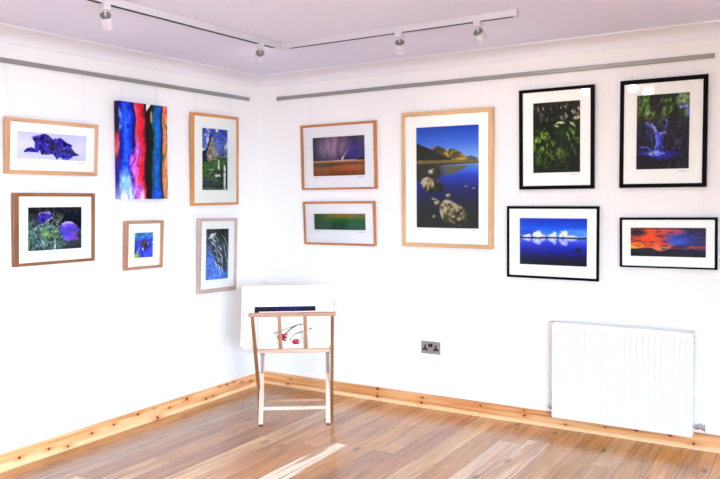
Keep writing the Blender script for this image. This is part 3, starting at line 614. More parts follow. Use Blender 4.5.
# ------------------------------------------------------------------ floor of oak boards running along the left wall
def build_floor():
    rnd = random.Random(11)
    V, F, UV, TI, SA = [], [], [], [], []
    edges = [0.0, 0.138]
    while edges[-1] < ROOM_X: edges.append(edges[-1] + 0.144)
    edges[-1] = ROOM_X
    tints = [(192, 132, 84), (206, 148, 98), (164, 106, 66), (198, 142, 94), (220, 170, 122), (178, 120, 82), (152, 98, 66), (206, 144, 84)]
    for i in range(len(edges) - 1):
        x0, x1 = edges[i], edges[i + 1]
        ys = [0.0]; y = -rnd.uniform(0.3, 1.9)
        if i == 9: y = -0.95                     # the pale sapwood board begins 0.95 m from the wall
        if i == 15: y = -0.42
        while y > -ROOM_Y: ys.append(y); y -= rnd.uniform(1.4, 2.3)
        ys.append(-ROOM_Y)
        for j in range(len(ys) - 1):
            t = rnd.choice(tints if i < 14 else tints[:2] + tints[3:5] + tints[7:]); k = rnd.uniform(0.93, 1.06); t = [min(255, c * k) for c in t]; sap = 0.0  # right-hand boards draw lighter tints, window brightness put into their colour
            if i == 0: t = (180, 124, 74)
            if i in (1, 2): t = [c * f for c, f in zip((164, 124, 98), (k, k, k))]
            if i == 9 and j == 1: t = (214, 166, 120); sap = 1.0
            if i in (15, 16) and j == 1: t = (204, 152, 106); sap = 0.35
            b = len(V); V += [(x0, ys[j], 0), (x0, ys[j + 1], 0), (x1, ys[j + 1], 0), (x1, ys[j], 0)]; F.append((b, b + 1, b + 2, b + 3))
            L = ys[j] - ys[j + 1]; o = rnd.uniform(0, 40)
            UV.append([(0, 0), (0, L), (1, L), (1, 0)]); TI.append((t, sap, o, L))
    b = len(V); V += [(0, 0, -.05), (0, -ROOM_Y, -.05), (ROOM_X, -ROOM_Y, -.05), (ROOM_X, 0, -.05)]
    F.append((b, b + 3, b + 2, b + 1)); UV.append([(0, 0)] * 4); TI.append(((150, 110, 80), 0, 0, 1))
    me = bpy.data.meshes.new('floor'); me.from_pydata(V, [], F)
    u1 = me.uv_layers.new(name='UVMap'); u1.data.foreach_set('uv', [c for f in UV for q in f for c in q])
    ca = me.color_attributes.new('Tint', 'FLOAT_COLOR', 'CORNER'); cb = me.color_attributes.new('Board', 'FLOAT_COLOR', 'CORNER')
    ca.data.foreach_set('color', [c for (t, s, o, L) in TI for _ in range(4) for c in (*lin(t), 1.0)])
    cb.data.foreach_set('color', [c for (t, s, o, L) in TI for _ in range(4) for c in (s, o, L, 1.0)])
    m, nt, b = new_mat('oak_floor_boards')
    uv = N(nt, 'ShaderNodeUVMap', uv_map='UVMap'); sx = N(nt, 'ShaderNodeSeparateXYZ'); nt.links.new(uv.outputs[0], sx.inputs[0])
    tint = N(nt, 'ShaderNodeVertexColor', layer_name='Tint'); brd = N(nt, 'ShaderNodeVertexColor', layer_name='Board'); bs = N(nt, 'ShaderNodeSeparateColor'); nt.links.new(brd.outputs[0], bs.inputs[0])
    U, Vv = sx.outputs[0], sx.outputs[1]; sap, off, Ln = bs.outputs[0], bs.outputs[1], bs.outputs[2]
    def vec(su, sv, k=1.0):
        c = N(nt, 'ShaderNodeCombineXYZ'); nt.links.new(math_node(nt, 'MULTIPLY', U, su), c.inputs[0]); nt.links.new(math_node(nt, 'MULTIPLY', Vv, sv), c.inputs[1]); nt.links.new(math_node(nt, 'MULTIPLY', off, k), c.inputs[2]); return c.outputs[0]
    def noise(v, sc, det=3.0, dist=0.0):
        n = N(nt, 'ShaderNodeTexNoise', i_Scale=sc, i_Detail=det, i_Distortion=dist); nt.links.new(v, n.inputs['Vector']); return n.outputs[0]
    fine = noise(vec(12, 3), 2.0, 5, 1.2); broad = noise(vec(2.2, 1.1), 1.5, 2, 0.8); cath = noise(vec(3.5, 0.9), 2.0, 2, 2.0)
    g = math_node(nt, 'ADD', math_node(nt, 'MULTIPLY', fine, 0.5), math_node(nt, 'MULTIPLY', broad, 0.5))
    gr = ramp(nt, g, [(0.35, (0.52, 0.50, 0.50, 1)), (0.5, (0.92, 0.92, 0.92, 1)), (0.65, (1.28, 1.28, 1.3, 1))])
    mul = N(nt, 'ShaderNodeMix', data_type='RGBA', blend_type='MULTIPLY'); mul.inputs[0].default_value = 1.0
    nt.links.new(tint.outputs[0], mul.inputs[6]); nt.links.new(gr.outputs[0], mul.inputs[7])
    # cathedral figure
    sw = math_node(nt, 'SINE', math_node(nt, 'MULTIPLY', cath, 46.0)); fig = math_node(nt, 'MULTIPLY', math_node(nt, 'GREATER_THAN', sw, 0.55), 0.16)
    m2 = N(nt, 'ShaderNodeMix', data_type='RGBA'); nt.links.new(fig, m2.inputs[0]); nt.links.new(mul.outputs[2], m2.inputs[6]); m2.inputs[7].default_value = lin4((112, 76, 52))
    # sapwood streaks
    sn = noise(vec(2.6, 0.55), 1.6, 1.5, 1.0); sm = math_node(nt, 'MULTIPLY', ramp(nt, sn, [(0.47, (0, 0, 0, 1)), (0.53, (1, 1, 1, 1))]).outputs[0], sap)
    m3 = N(nt, 'ShaderNodeMix', data_type='RGBA'); nt.links.new(sm, m3.inputs[0]); nt.links.new(m2.outputs[2], m3.inputs[6]); m3.inputs[7].default_value = lin4((250, 234, 212))
    # knots
    kv = N(nt, 'ShaderNodeCombineXYZ'); nt.links.new(math_node(nt, 'MULTIPLY', U, 0.9), kv.inputs[0]); nt.links.new(math_node(nt, 'MULTIPLY', Vv, 2.6), kv.inputs[1]); nt.links.new(off, kv.inputs[2])
    vo = N(nt, 'ShaderNodeTexVoronoi', i_Scale=1.0); nt.links.new(kv.outputs[0], vo.inputs['Vector'])
    kd = math_node(nt, 'ADD', vo.outputs['Distance'], math_node(nt, 'MULTIPLY', fine, 0.05))
    kr = ramp(nt, kd, [(0.06, (0.85, 0.85, 0.85, 1)), (0.17, (0, 0, 0, 1))])
    m4 = N(nt, 'ShaderNodeMix', data_type='RGBA'); nt.links.new(kr.outputs[0], m4.inputs[0]); nt.links.new(m3.outputs[2], m4.inputs[6]); m4.inputs[7].default_value = lin4((84, 60, 54))
    # joints
    eu = math_node(nt, 'MINIMUM', U, math_node(nt, 'SUBTRACT', 1.0, U)); ev = math_node(nt, 'MINIMUM', Vv, math_node(nt, 'SUBTRACT', Ln, Vv))
    e = math_node(nt, 'MINIMUM', math_node(nt, 'MULTIPLY', eu, 0.144), ev); er = ramp(nt, math_node(nt, 'MULTIPLY', e, 100.0), [(0.1, (0.75, 0.75, 0.75, 1)), (0.3, (0, 0, 0, 1))])
    m5 = N(nt, 'ShaderNodeMix', data_type='RGBA'); nt.links.new(er.outputs[0], m5.inputs[0]); nt.links.new(m4.outputs[2], m5.inputs[6]); m5.inputs[7].default_value = lin4((84, 56, 40))
    nt.links.new(m5.outputs[2], b.inputs['Base Color'])
    rr = math_node(nt, 'ADD', math_node(nt, 'MULTIPLY', fine, 0.16), 0.15); nt.links.new(rr, b.inputs['Roughness']); b.inputs['IOR'].default_value = 1.75
    bp = N(nt, 'ShaderNodeBump', i_Strength=0.2, i_Distance=0.0006); nt.links.new(g, bp.inputs['Height']); nt.links.new(bp.outputs[0], b.inputs['Normal'])
    me.materials.append(m); me.update(); o = bpy.data.objects.new('floor', me); COL.objects.link(o); struct(o)
build_floor()

# ------------------------------------------------------------------ framed pictures
def frame_matrix(side, d, s, z, w, h, roll, tilt):
    """local axes: X right seen from the room, Y into the wall, Z up; origin = centre of the front face"""
    hv = Vector((0, 1, 0)) if side == 'L' else Vector((1, 0, 0)); n = Vector((1, 0, 0)) if side == 'L' else Vector((0, -1, 0)); zz = Vector((0, 0, 1))
    up = zz * math.cos(tilt) + n * math.sin(tilt); nn = n * math.cos(tilt) - zz * math.sin(tilt)
    hh = hv * math.cos(roll) + up * math.sin(roll); uu = up * math.cos(roll) - hv * math.sin(roll)
    off = d * math.cos(tilt) + h / 2 * math.sin(abs(tilt)) + 0.0015
    c = Vector((off, s, z)) if side == 'L' else Vector((s, -off, z))
    m = Matrix.Identity(4)
    for i in range(3): m[i][0] = hh[i]; m[i][1] = -nn[i]; m[i][2] = uu[i]; m[i][3] = c[i]
    return m
def ring(mb, O, I, prof):
    """mitred moulding between outer rect O and inner rect I: prof = [(t, y)], t 0 at outer edge, 1 at inner"""
    def rect(t):
        a = [O[k] + (I[k] - O[k]) * t for k in range(4)]      # x0,x1,z0,z1
        return [(a[0], a[2]), (a[1], a[2]), (a[1], a[3]), (a[0], a[3])]
    for (t0, y0), (t1, y1) in zip(prof[:-1], prof[1:]):
        r0, r1 = rect(t0), rect(t1)
        for k in range(4):
            k2 = (k + 1) % 4; A, B, C_, D_ = r0[k], r0[k2], r1[k2], r1[k]
            ax = 0 if k in (0, 2) else 1; o = k * 1.7
            pts = [(A[0], y0, A[1]), (B[0], y0, B[1]), (C_[0], y1, C_[1]), (D_[0], y1, D_[1])]
            across = [t0 * .03 + y0, t0 * .03 + y0, t1 * .03 + y1, t1 * .03 + y1]
            mb.quad(pts, [((p[0] if ax == 0 else p[2]) + o, across[q] + o) for q, p in enumerate(pts)])
RAIL_Z = 2.229
WIRE_OVERRIDE = {}
def framed(key, side, d, s, z, w, h, roll, tilt, I, P, fm, fn, label, mat='mat_white', wires=True, top_z=None, sig=('l', 'r'), group='framed landscape and flower prints on the walls'):
    root = thing('framed_picture', label, 'picture', matrix=frame_matrix(side, d, s, z, w, h, roll, tilt), group=group)
    O = (-w / 2, w / 2, -h / 2, h / 2); inn = (I[0], I[1], I[2], I[3])
    mb = MB(); ring(mb, O, inn, [(0, d), (0, 0.0015), (0.06, 0), (0.94, 0), (1, 0.0015), (1, d - 0.004), (0, d - 0.004 + 0.004)])
    mb.build('frame', M[fm], root)
    # mount with a bevelled window
    mb = MB(); e = 0.004
    mo = (I[0] - e, I[1] + e, I[2] - e, I[3] + e)
    ring(mb, mo, P, [(0, 0.0075), (0, 0.006), (0.985, 0.006), (1.0, 0.0085)])
    mb.build('mount', M[mat], root)
    paint_grid('print', P[0] - .002, P[1] + .002, P[2] - .002, P[3] + .002, 0.009, fn, M['art'], root)
    mb = MB(); mb.box((mo[0], 0.0105, mo[2]), (mo[1], d - 0.003, mo[3])); mb.build('backing_board', M['backing'], root)
    mb = MB(); mb.quad([(mo[0], 0.0035, mo[2]), (mo[1], 0.0035, mo[2]), (mo[1], 0.0035, mo[3]), (mo[0], 0.0035, mo[3])]); mb.build('glass', M['glass'], root)
    rnd = random.Random(key)
    for sd in sig:                       # pencilled edition mark and signature under the print
        L = 0.035 if sd == 'l' else 0.05; x = P[0] + 0.008 if sd == 'l' else P[1] - 0.008 - L; zz = P[2] - 0.016; mb = MB(); n = 9 if sd == 'l' else 16; pts = []
        for k in range(n + 1): pts.append((x + L * k / n, 0.0056, zz + (0.0045 if k % 2 else -0.002) * rnd.uniform(0.4, 1.1)))
        mb.tube(pts, 0.0006, 4); mb.build('signature', M['ink'], root)
    if wires:
        mw = frame_matrix(side, d, s, z, w, h, roll, tilt); inv = mw.inverted()
        for fx in (-0.36, 0.36) if wires is True else wires:
            b = Vector((fx * w, d - 0.006, h / 2 - 0.004)); bw = mw @ b
            tz = (RAIL_Z - 0.012) if top_z is None else top_z
            t = Vector((0.010, bw.y, tz)) if side == 'L' else Vector((bw.x, -0.010, tz))
            mb = MB(); mb.tube([b, inv @ t], 0.0006, 6)
            mb.build('hanging_wire', M['nylon'], root)
    return root

framed('A', 'L', 0.022, -1.8735, 1.7689, 0.6055, 0.3075, -0.0045, 0.0783, (-0.2761, 0.2781, -0.1311, 0.1319), (-0.2322, 0.2225, -0.0673, 0.0804), 'oak_light', art_anemone_blots,
       'wide pale oak frame with purple petals on lilac, upper left end of left wall', mat='mat_lilac', wires=(-0.45, 0.37))
framed('B', 'L', 0.022, -1.8763, 1.3077, 0.5378, 0.4081, -0.0090, 0.0407, (-0.2368, 0.2448, -0.1866, 0.1842), (-0.1778, 0.1764, -0.1217, 0.1227), 'oak_brown', art_pasque,
       'brown oak frame holding a photograph of two nodding purple pasqueflowers', top_z=1.615, sig=())
framed('D', 'L', 0.022, -0.5280, 1.7476, 0.4912, 0.6518, 0.0034, 0.0325, (-0.2213, 0.2243, -0.3087, 0.3059), (-0.1370, 0.1293, -0.2150, 0.2231), 'beech_honey', art_church,
       'honey coloured frame showing a ruined stone gable and gravestones on grass', sig=())
framed('E', 'L', 0.022, -1.2198, 1.1731, 0.3224, 0.3146, -0.0147, 0.0574, (-0.1347, 0.1349, -0.1382, 0.1389), (-0.0808, 0.0757, -0.0814, 0.0804), 'beech_pink', art_blue_poppy,
       'smallest picture, beech framed close-up of a bright blue flower below the canvas', top_z=1.47, sig=())
framed('F', 'L', 0.022, -0.5244, 1.0561, 0.4077, 0.5397, -0.0256, 0.0279, (-0.1764, 0.1767, -0.2401, 0.2503), (-0.1231, 0.1154, -0.1750, 0.1923), 'ash_grey', art_frost,
       'limed grey frame, frosted leaves on blue, beside the corner', top_z=1.425, sig=())
framed('G', 'R', 0.022, 0.7515, 1.7670, 0.6543, 0.4818, -0.0007, 0.0169, (-0.3036, 0.3091, -0.2275, 0.2231), (-0.2207, 0.2310, -0.1400, 0.1435), 'oak_amber', art_storm,
       'amber wood frame with a stormy mauve sky over orange land', mat='mat_lilac')
framed('H', 'R', 0.022, 0.7529, 1.2771, 0.6254, 0.3222, 0.0003, 0.0366, (-0.2955, 0.2986, -0.1452, 0.1447), (-0.2180, 0.2309, -0.0472, 0.0703), 'oak_amber', art_green_field,
       'amber wood frame with a narrow blurred green field panorama', mat='mat_lilac', top_z=1.525)
framed('I', 'R', 0.028, 1.6232, 1.5811, 0.6694, 0.9191, -0.0079, 0.0100, (-0.3052, 0.3040, -0.4317, 0.4294), (-0.2219, 0.2354, -0.3274, 0.3527), 'maple', art_loch,
       'largest picture, pale maple frame showing boulders in a blue loch below hills')
framed('J', 'R', 0.022, 2.3680, 1.8150, 0.4686, 0.6232, -0.0005, 0.0146, (-0.2100, 0.2132, -0.2893, 0.2918), (-0.1439, 0.1493, -0.2082, 0.2245), 'black_frame', art_forest,
       'upright black frame with a dark green sunlit forest photograph', sig=('r',))
framed('K', 'R', 0.022, 2.3425, 1.1700, 0.5812, 0.4563, -0.0049, 0.0141, (-0.2751, 0.2775, -0.2125, 0.2119), (-0.2065, 0.2193, -0.1413, 0.1523), 'black_frame', art_clouds,
       'black frame with white clouds mirrored in deep blue water, above the radiator', top_z=1.505, sig=('r',))
framed('L', 'R', 0.022, 2.9878, 1.8173, 0.4732, 0.6266, -0.0032, 0.0005, (-0.2136, 0.2132, -0.2906, 0.2885), (-0.1419, 0.1431, -0.2067, 0.2211), 'black_frame', art_waterfall,
       'upright black frame with a blue waterfall in woodland, upper right end of wall', sig=('r',))
framed('M', 'R', 0.022, 3.0207, 1.1836, 0.5288, 0.2944, 0.0059, 0.0124, (-0.2506, 0.2510, -0.1368, 0.1335), (-0.2031, 0.2046, -0.0796, 0.0873), 'black_frame', art_sunset,
       'wide black frame with an orange and blue sunset sky above dark hills', top_z=1.505, sig=())

# stretched canvas with the printed sides
def canvas():
    d, s, z, w, h = 0.04, -1.2191, 1.7776, 0.4052, 0.6118
    root = thing('canvas_picture', 'unframed abstract canvas of vertical blue, red, black and teal bands on left wall', 'picture', matrix=frame_matrix('L', d, s, z, w, h, -0.0004, 0.0226))
    paint_grid('printed_canvas', -w / 2, w / 2, -h / 2, h / 2, 0, art_abstract, M['canvas_art'], root, res=0.003)
    o = paint_grid('left_edge', 0, d, -h / 2, h / 2, 0, lambda u, v: grad(v + (fbm(u, v, 2, 6, 3) - 0.5) * 0.2, [(0, (50, 20, 70)), (0.25, (40, 20, 60)), (0.34, (206, 70, 70)), (0.5, (216, 110, 110)), (0.6, (90, 30, 120)), (0.8, (40, 30, 150)), (1, (170, 170, 220))]), M['canvas_art'], root, res=0.004)
    o.rotation_euler = (0, 0, -PI / 2); o.location = (-w / 2, d, 0)
    o = paint_grid('right_edge', 0, d, -h / 2, h / 2, 0, lambda u, v: grad(v, [(0, (210, 120, 90)), (0.5, (70, 120, 70)), (1, (230, 170, 130))]), M['canvas_art'], root, res=0.004)
    o.rotation_euler = (0, 0, PI / 2); o.location = (w / 2, 0, 0)
    for nm, zz, rx in (('top_edge', h / 2, -PI / 2), ('bottom_edge', -h / 2, PI / 2)):
        o = paint_grid(nm, -w / 2, w / 2, 0, d, 0, lambda u, v: art_abstract(u, v * 0.05 + (0 if rx < 0 else 0.95)), M['canvas_art'], root, res=0.004)
        o.rotation_euler = (rx, 0, 0); o.location = (0, 0 if rx < 0 else d, zz)
    mb = MB(); mb.box((-w / 2 + .004, 0.003, -h / 2 + .004), (w / 2 - .004, d - .003, h / 2 - .004)); mb.build('stretcher', M['backing'], root)
    mw = frame_matrix('L', d, s, z, w, h, -0.0004, 0.0226); inv = mw.inverted()
    for fx in (-0.35, 0.35):
        b = Vector((fx * w, d - 0.006, h / 2 - 0.004)); bw = mw @ b; mb = MB(); mb.tube([b, inv @ Vector((0.01, bw.y, RAIL_Z - .012))], 0.0008, 6); mb.build('hanging_wire', M['nylon'], root)
canvas()

# ------------------------------------------------------------------ picture rails (grey aluminium, with top lip)
def picture_rail(a, b, nrm, label):
    root = thing('picture_rail', label, 'picture rail', loc=a); mb = MB(); a = Vector(a); b = Vector(b) - a; n = Vector(nrm)
    pr = [(0.0, 0.013), (0.012, 0.013), (0.0145, 0.010), (0.0145, -0.010), (0.012, -0.0135), (0.009, -0.0135), (0.009, -0.008), (0.0, -0.008)]
    for p, q in zip(pr[:-1], pr[1:]): mb.quad([n * p[0] + Vector((0, 0, p[1])), b + n * p[0] + Vector((0, 0, p[1])), b + n * q[0] + Vector((0, 0, q[1])), n * q[0] + Vector((0, 0, q[1]))])
    mb.build('rail', M['rail'], root)
    for e in (Vector((0, 0, 0)), b):
        mb = MB(); c = e + n * 0.0075; t = b.normalized(); mb.obox(c, [t, n, Vector((0, 0, 1))], Vector((0.003, 0.0082, 0.0142)), 0, 0, 0.001); mb.build('end_cap', M['rail'], root)
picture_rail((0, -0.124, RAIL_Z), (0, -4.2, RAIL_Z), (1, 0, 0), 'long grey picture rail high on the left wall')
picture_rail((0.195, 0, RAIL_Z), (3.253, 0, RAIL_Z), (0, -1, 0), 'grey picture rail above the black framed pictures and maple framed loch')

# ------------------------------------------------------------------ lighting track
TX, TY, TB, TW = 0.972, -0.958, 2.365, 0.034
def track():
    root = thing('lighting_track', 'L-shaped white ceiling lighting track with dark slot underneath', 'light track', loc=(TX, TY, H))
    def arm(p, q, sd):
        mb = MB(); p = Vector(p); q = Vector(q); o = Vector((TX, TY, H)); zt, zb = H, TB
        side = Vector(sd); c0 = p - o; c1 = q - o; w = TW / 2; sl = 0.006
        for s_ in (-1, 1):
            mb.beam(c0 + side * s_ * (w - 0.002) + Vector((0, 0, (zb - H) / 2)), c1 + side * s_ * (w - 0.002) + Vector((0, 0, (zb - H) / 2)), 0.004, H - zb, side, 0, 0.001)
            mb.beam(c0 + side * s_ * (w - 0.0025) + Vector((0, 0, zb - H + 0.0015)), c1 + side * s_ * (w - 0.0025) + Vector((0, 0, zb - H + 0.0015)), 0.003, 0.003, side, 0, 0.0)
        r = mb.build('track_rail', M['white_plastic'], root)
        mb = MB(); mb.beam(c0 + Vector((0, 0, zb - H + 0.0075)), c1 + Vector((0, 0, zb - H + 0.0075)), TW - 0.008, 0.014, side, 0, 0.0); mb.build('slot', M['slot'], r)
    arm((TX, TY - 0.07, H), (TX, -3.6, H), (1, 0, 0)); arm((TX + 0.07, TY, H), (2.442, TY, H), (0, 1, 0))
    mb = MB(); mb.box((-TW / 2 - .001, -0.07, TB - H - .001), (TW / 2 + .001, TW / 2 + .001, 0), bev=.002); mb.box((TW / 2, -TW / 2 - .001, TB - H - .001), (0.07, TW / 2 + .001, 0), bev=.002)
    mb.build('corner_connector', M['white_plastic'], root)
    mb = MB(); mb.box((2.442 - TX, -TW / 2 - .001, TB - H - .001), (2.442 - TX + 0.022, TW / 2 + .001, 0), bev=.002); mb.build('end_cap', M['white_plastic'], root)
track()

def spotlight(x, y, along, aim, label, power, head_drop=0.050, shift=(0, 0, 0)):
    root = thing('track_spotlight', label, 'spotlight', loc=(x, y, TB), group='white spotlights on the ceiling track')
    al = Vector(along); a = Vector(aim).normalized(); mb = MB(); sd = Vector((-al.y, al.x, 0))
    mb.obox(Vector((0, 0, -0.009)), [al, sd, Vector((0, 0, 1))], Vector((0.0195, 0.0195, 0.017)), 0, 0, 0.003); mb.build('adapter', M['lamp_white'], root)
    back = Vector(shift) + Vector((0, 0, -head_drop))
    piv = back + a * 0.012 - Vector((0, 0, 1)).cross(a).normalized() * 0
    mb = MB(); mb.cyl((0, 0, -0.024), (0, 0, -0.034), 0.0055, 12); mb.cyl((0, 0, -0.032), tuple(back), 0.0035, 10); mb.build('stem', M['lamp_white'], root)
    # yoke that clips round the back of the head
    up = (Vector((0, 0, 1)) - a * a.z).normalized()
    r = 0.0285; c = back
    mb = MB(); mb.tube([Vector((0, 0, -0.034)), c + up * (r + 0.003) - a * 0.002, c + up * (r + 0.0035) + a * 0.02], 0.003, 8); mb.build('bracket', M['lamp_white'], root)
    mb = MB(); mb.lathe(c, a, [(r - 0.0035, 0.012), (r - 0.0035, 0.001), (r - 0.001, 0.0), (r, 0.002), (r, 0.040), (r - 0.0025, 0.0415), (r - 0.0025, 0.0445), (r, 0.046), (r, 0.068), (r - 0.002, 0.070), (r - 0.004, 0.070), (r - 0.004, 0.060)], 32)
    hd = mb.build('lamp_head', M['lamp_white'], root)
    mb = MB(); mb.lathe(c, a, [(r - 0.0036, 0.002), (r - 0.005, 0.001), (r - 0.0055, 0.010), (0.013, 0.012), (0.012, 0.002), (0.0105, 0.0), (0, -0.0005)], 28); mb.build('heat_sink', M['grey_ring'], hd)
    mb = MB(); mb.lathe(c, a, [(0, 0.0625), (r - 0.0042, 0.0635)], 28); mb.build('lens', M['bulb'], hd)
    ld = bpy.data.lights.new('spotlight_beam', 'SPOT'); ld.energy = power; ld.color = (1.0, 0.84, 0.78); ld.spot_size = math.radians(120); ld.spot_blend = 1.0; ld.shadow_soft_size = 0.025
    lo = bpy.data.objects.new('spotlight_beam', ld); COL.objects.link(lo); lo.parent = root; lo.location = c + a * 0.075
    lo.rotation_euler = a.to_track_quat('-Z', 'Y').to_euler()
SP = 3.6
spotlight(TX, -2.271, (0, 1, 0), (-0.59, 0.574, -0.55), 'white track spotlight farthest left, above the purple petals picture', SP)
spotlight(TX, -1.160, (0, 1, 0), (-0.60, 0.685, -0.38), 'white track spotlight just left of the track corner', SP)
spotlight(1.788, TY, (1, 0, 0), (-0.295, 0.76, -0.55), 'white track spotlight in front of the maple framed loch picture', SP)
spotlight(2.250, TY, (1, 0, 0), (0.055, 0.86, -0.48), 'white track spotlight nearest the free end of the track', SP)

# round ceiling lamps over the middle of the room: seen only as reflections in the picture glass
for x, y, lab in ((2.375, -2.133, 'small lit globe ceiling lamp, middle of three in the room'), (2.449, -2.378, 'small lit globe ceiling lamp, right of three in the room'), (1.835, -2.652, 'small lit globe ceiling lamp, left of three in the room')):
    root = thing('ceiling_lamp', lab, 'ceiling lamp', loc=(x, y, H), group='globe lamps reflected in the picture glass')
    mb = MB(); mb.lathe((0, 0, 0), (0, 0, -1), [(0, 0), (0.05, 0), (0.05, 0.004), (0.018, 0.006), (0, 0.006)], 20); mb.build('ceiling_rose', M['white_plastic'], root)
    mb = MB(); mb.lathe((0, 0, -0.005), (0, 0, -1), [(0.043 * math.sin(t * PI / 10), 0.034 - 0.034 * math.cos(t * PI / 10)) for t in range(11)], 20); mb.build('globe', M['globe'], root)

# ------------------------------------------------------------------ radiator
def radiator():
    x0, x1, z0, z1, yf = 2.373, 3.178, 0.089, 0.683, -0.103
    root = thing('radiator', 'white ribbed panel radiator fixed low on the wall below the black frames', 'radiator', loc=((x0 + x1) / 2, 0, z0))
    cx = (x0 + x1) / 2; W = (x1 - x0) / 2; Ht = z1 - z0
    def panel(name, y, dirn, th=0.012):
        mb = MB(); n = 24; pitch = 2 * W / n; gz0, gz1 = 0.038, Ht - 0.05; g = 0.004; dep = 0.008 * dirn
        xs = [-W, -W + 0.003]; ds = [0.003 * dirn, 0.0]
        for k in range(1, n):
            c = -W + pitch * k
            xs += [c - g, c - g * 0.45, c + g * 0.45, c + g]; ds += [0, dep, dep, 0]
        xs += [W - 0.003, W]; ds += [0, 0.003 * dirn]
        zl = [(0, 0, 0.003), (0.003, 0, 0), (gz0 - 0.012, 0, 0), (gz0, 1, 0), (gz1, 1, 0), (gz1 + 0.012, 0, 0), (Ht - 0.003, 0, 0), (Ht, 0, 0.003)]
        rows = []
        for z, t, e in zl: rows.append([(x, y + (d * t if 0 < i < len(xs) - 1 else d) + e * dirn, z) for i, (x, d) in enumerate(zip(xs, ds))])
        for a, b in zip(rows[:-1], rows[1:]):
            for i in range(len(xs) - 1): mb.quad([a[i], a[i + 1], b[i + 1], b[i]])
        mb.box((-W + 0.001, min(y + 0.006 * dirn, y + th * dirn), 0.002), (W - 0.001, max(y + 0.006 * dirn, y + th * dirn), Ht - 0.002))
        return mb.build(name, M['rad_white'], root)
    panel('front_panel', yf, 1); panel('rear_panel', -0.036, -1)
    mb = MB()
    for k in range(24):
        c = -W + 2 * W / 24 * (k + 0.5); mb.box((c - 0.011, -0.088, 0.05), (c - 0.009, -0.05, Ht - 0.03)); mb.box((c + 0.009, -0.088, 0.05), (c + 0.011, -0.05, Ht - 0.03))
    mb.build('convector_fins', M['rad_white'], root)
    for sx in (-1, 1):
        mb = MB(); xx = sx * (W - 0.001); mb.box((min(xx, xx + sx * 0.003), -0.101, 0.012), (max(xx, xx + sx * 0.003), -0.038, Ht + 0.004), bev=0.001)
        o = mb.build('side_panel', M['rad_white'], root)
        mb = MB()
        for zz in (Ht - 0.03, Ht - 0.062): mb.box((xx + sx * 0.0026 if sx > 0 else xx + sx * 0.0036, -0.085, zz), (xx + sx * 0.0036 if sx > 0 else xx + sx * 0.0026, -0.078, zz + 0.015))
        mb.build('vent_slot', M['slot'], o)
    mb = MB(); mb.box((-W, -0.102, Ht), (-W + 0.012, -0.037, Ht + 0.004)); mb.box((W - 0.012, -0.102, Ht), (W, -0.037, Ht + 0.004)); mb.box((-W, -0.102, Ht), (W, -0.095, Ht + 0.004)); mb.box((-W, -0.044, Ht), (W, -0.037, Ht + 0.004))
    mb.box((-W + 0.002, -0.1, Ht - 0.004), (W - 0.002, -0.039, Ht + 0.001))
    for k in range(40): c = -W + 2 * W * (k + 0.5) / 40; mb.box((c - 0.003, -0.097, Ht), (c + 0.003, -0.042, Ht + 0.0035))
    mb.build('top_grille', M['rad_white'], root)
    # valve on the right: horizontal body, flange and supply tail
    zc = 0.055
    mb = MB(); mb.lathe((W, -0.068, zc), (1, 0, 0), [(0, 0), (0.009, 0), (0.009, 0.012), (0.014, 0.013), (0.014, 0.026), (0.010, 0.028), (0.010, 0.045), (0.013, 0.046), (0.013, 0.058), (0.021, 0.0585), (0.021, 0.064), (0, 0.065)], 20)
    v = mb.build('valve', M['chrome'], root, label='grey metal valve at the lower right of the radiator')
    mb = MB(); mb.cyl((W + 0.036, -0.068, zc), (W + 0.036, -0.004, zc), 0.0075, 12); mb.build('supply_pipe', M['chrome'], v)
    mb = MB(); mb.lathe((-W, -0.068, 0.055), (-1, 0, 0), [(0, 0), (0.009, 0), (0.009, 0.006), (0.0145, 0.007), (0.0145, 0.02), (0.010, 0.022), (0.010, 0.030), (0, 0.031)], 20)
    v = mb.build('valve', M['chrome'], root, label='small chrome lockshield valve at the lower left')
    mb = MB(); mb.cyl((-W - 0.014, -0.068, 0.055), (-W - 0.014, -0.004, 0.055), 0.0075, 12); mb.build('supply_pipe', M['chrome'], v)
    for bx in (-0.25, 0.25): mb = MB(); mb.box((bx - 0.02, -0.037, 0.2), (bx + 0.02, -0.0005, Ht - 0.1)); mb.build('wall_bracket', M['rad_white'], root)
radiator()
mb = MB(); mb.lathe((3.335, -0.0005, 0.145), (0, -1, 0), [(0, 0), (0.007, 0), (0.007, 0.006), (0.003, 0.008), (0, 0.008)], 12)
o = mb.build('pipe_clip', M['chrome']); o['label'] = 'tiny grey pipe clip on the wall right of the radiator valve'; o['category'] = 'clip'

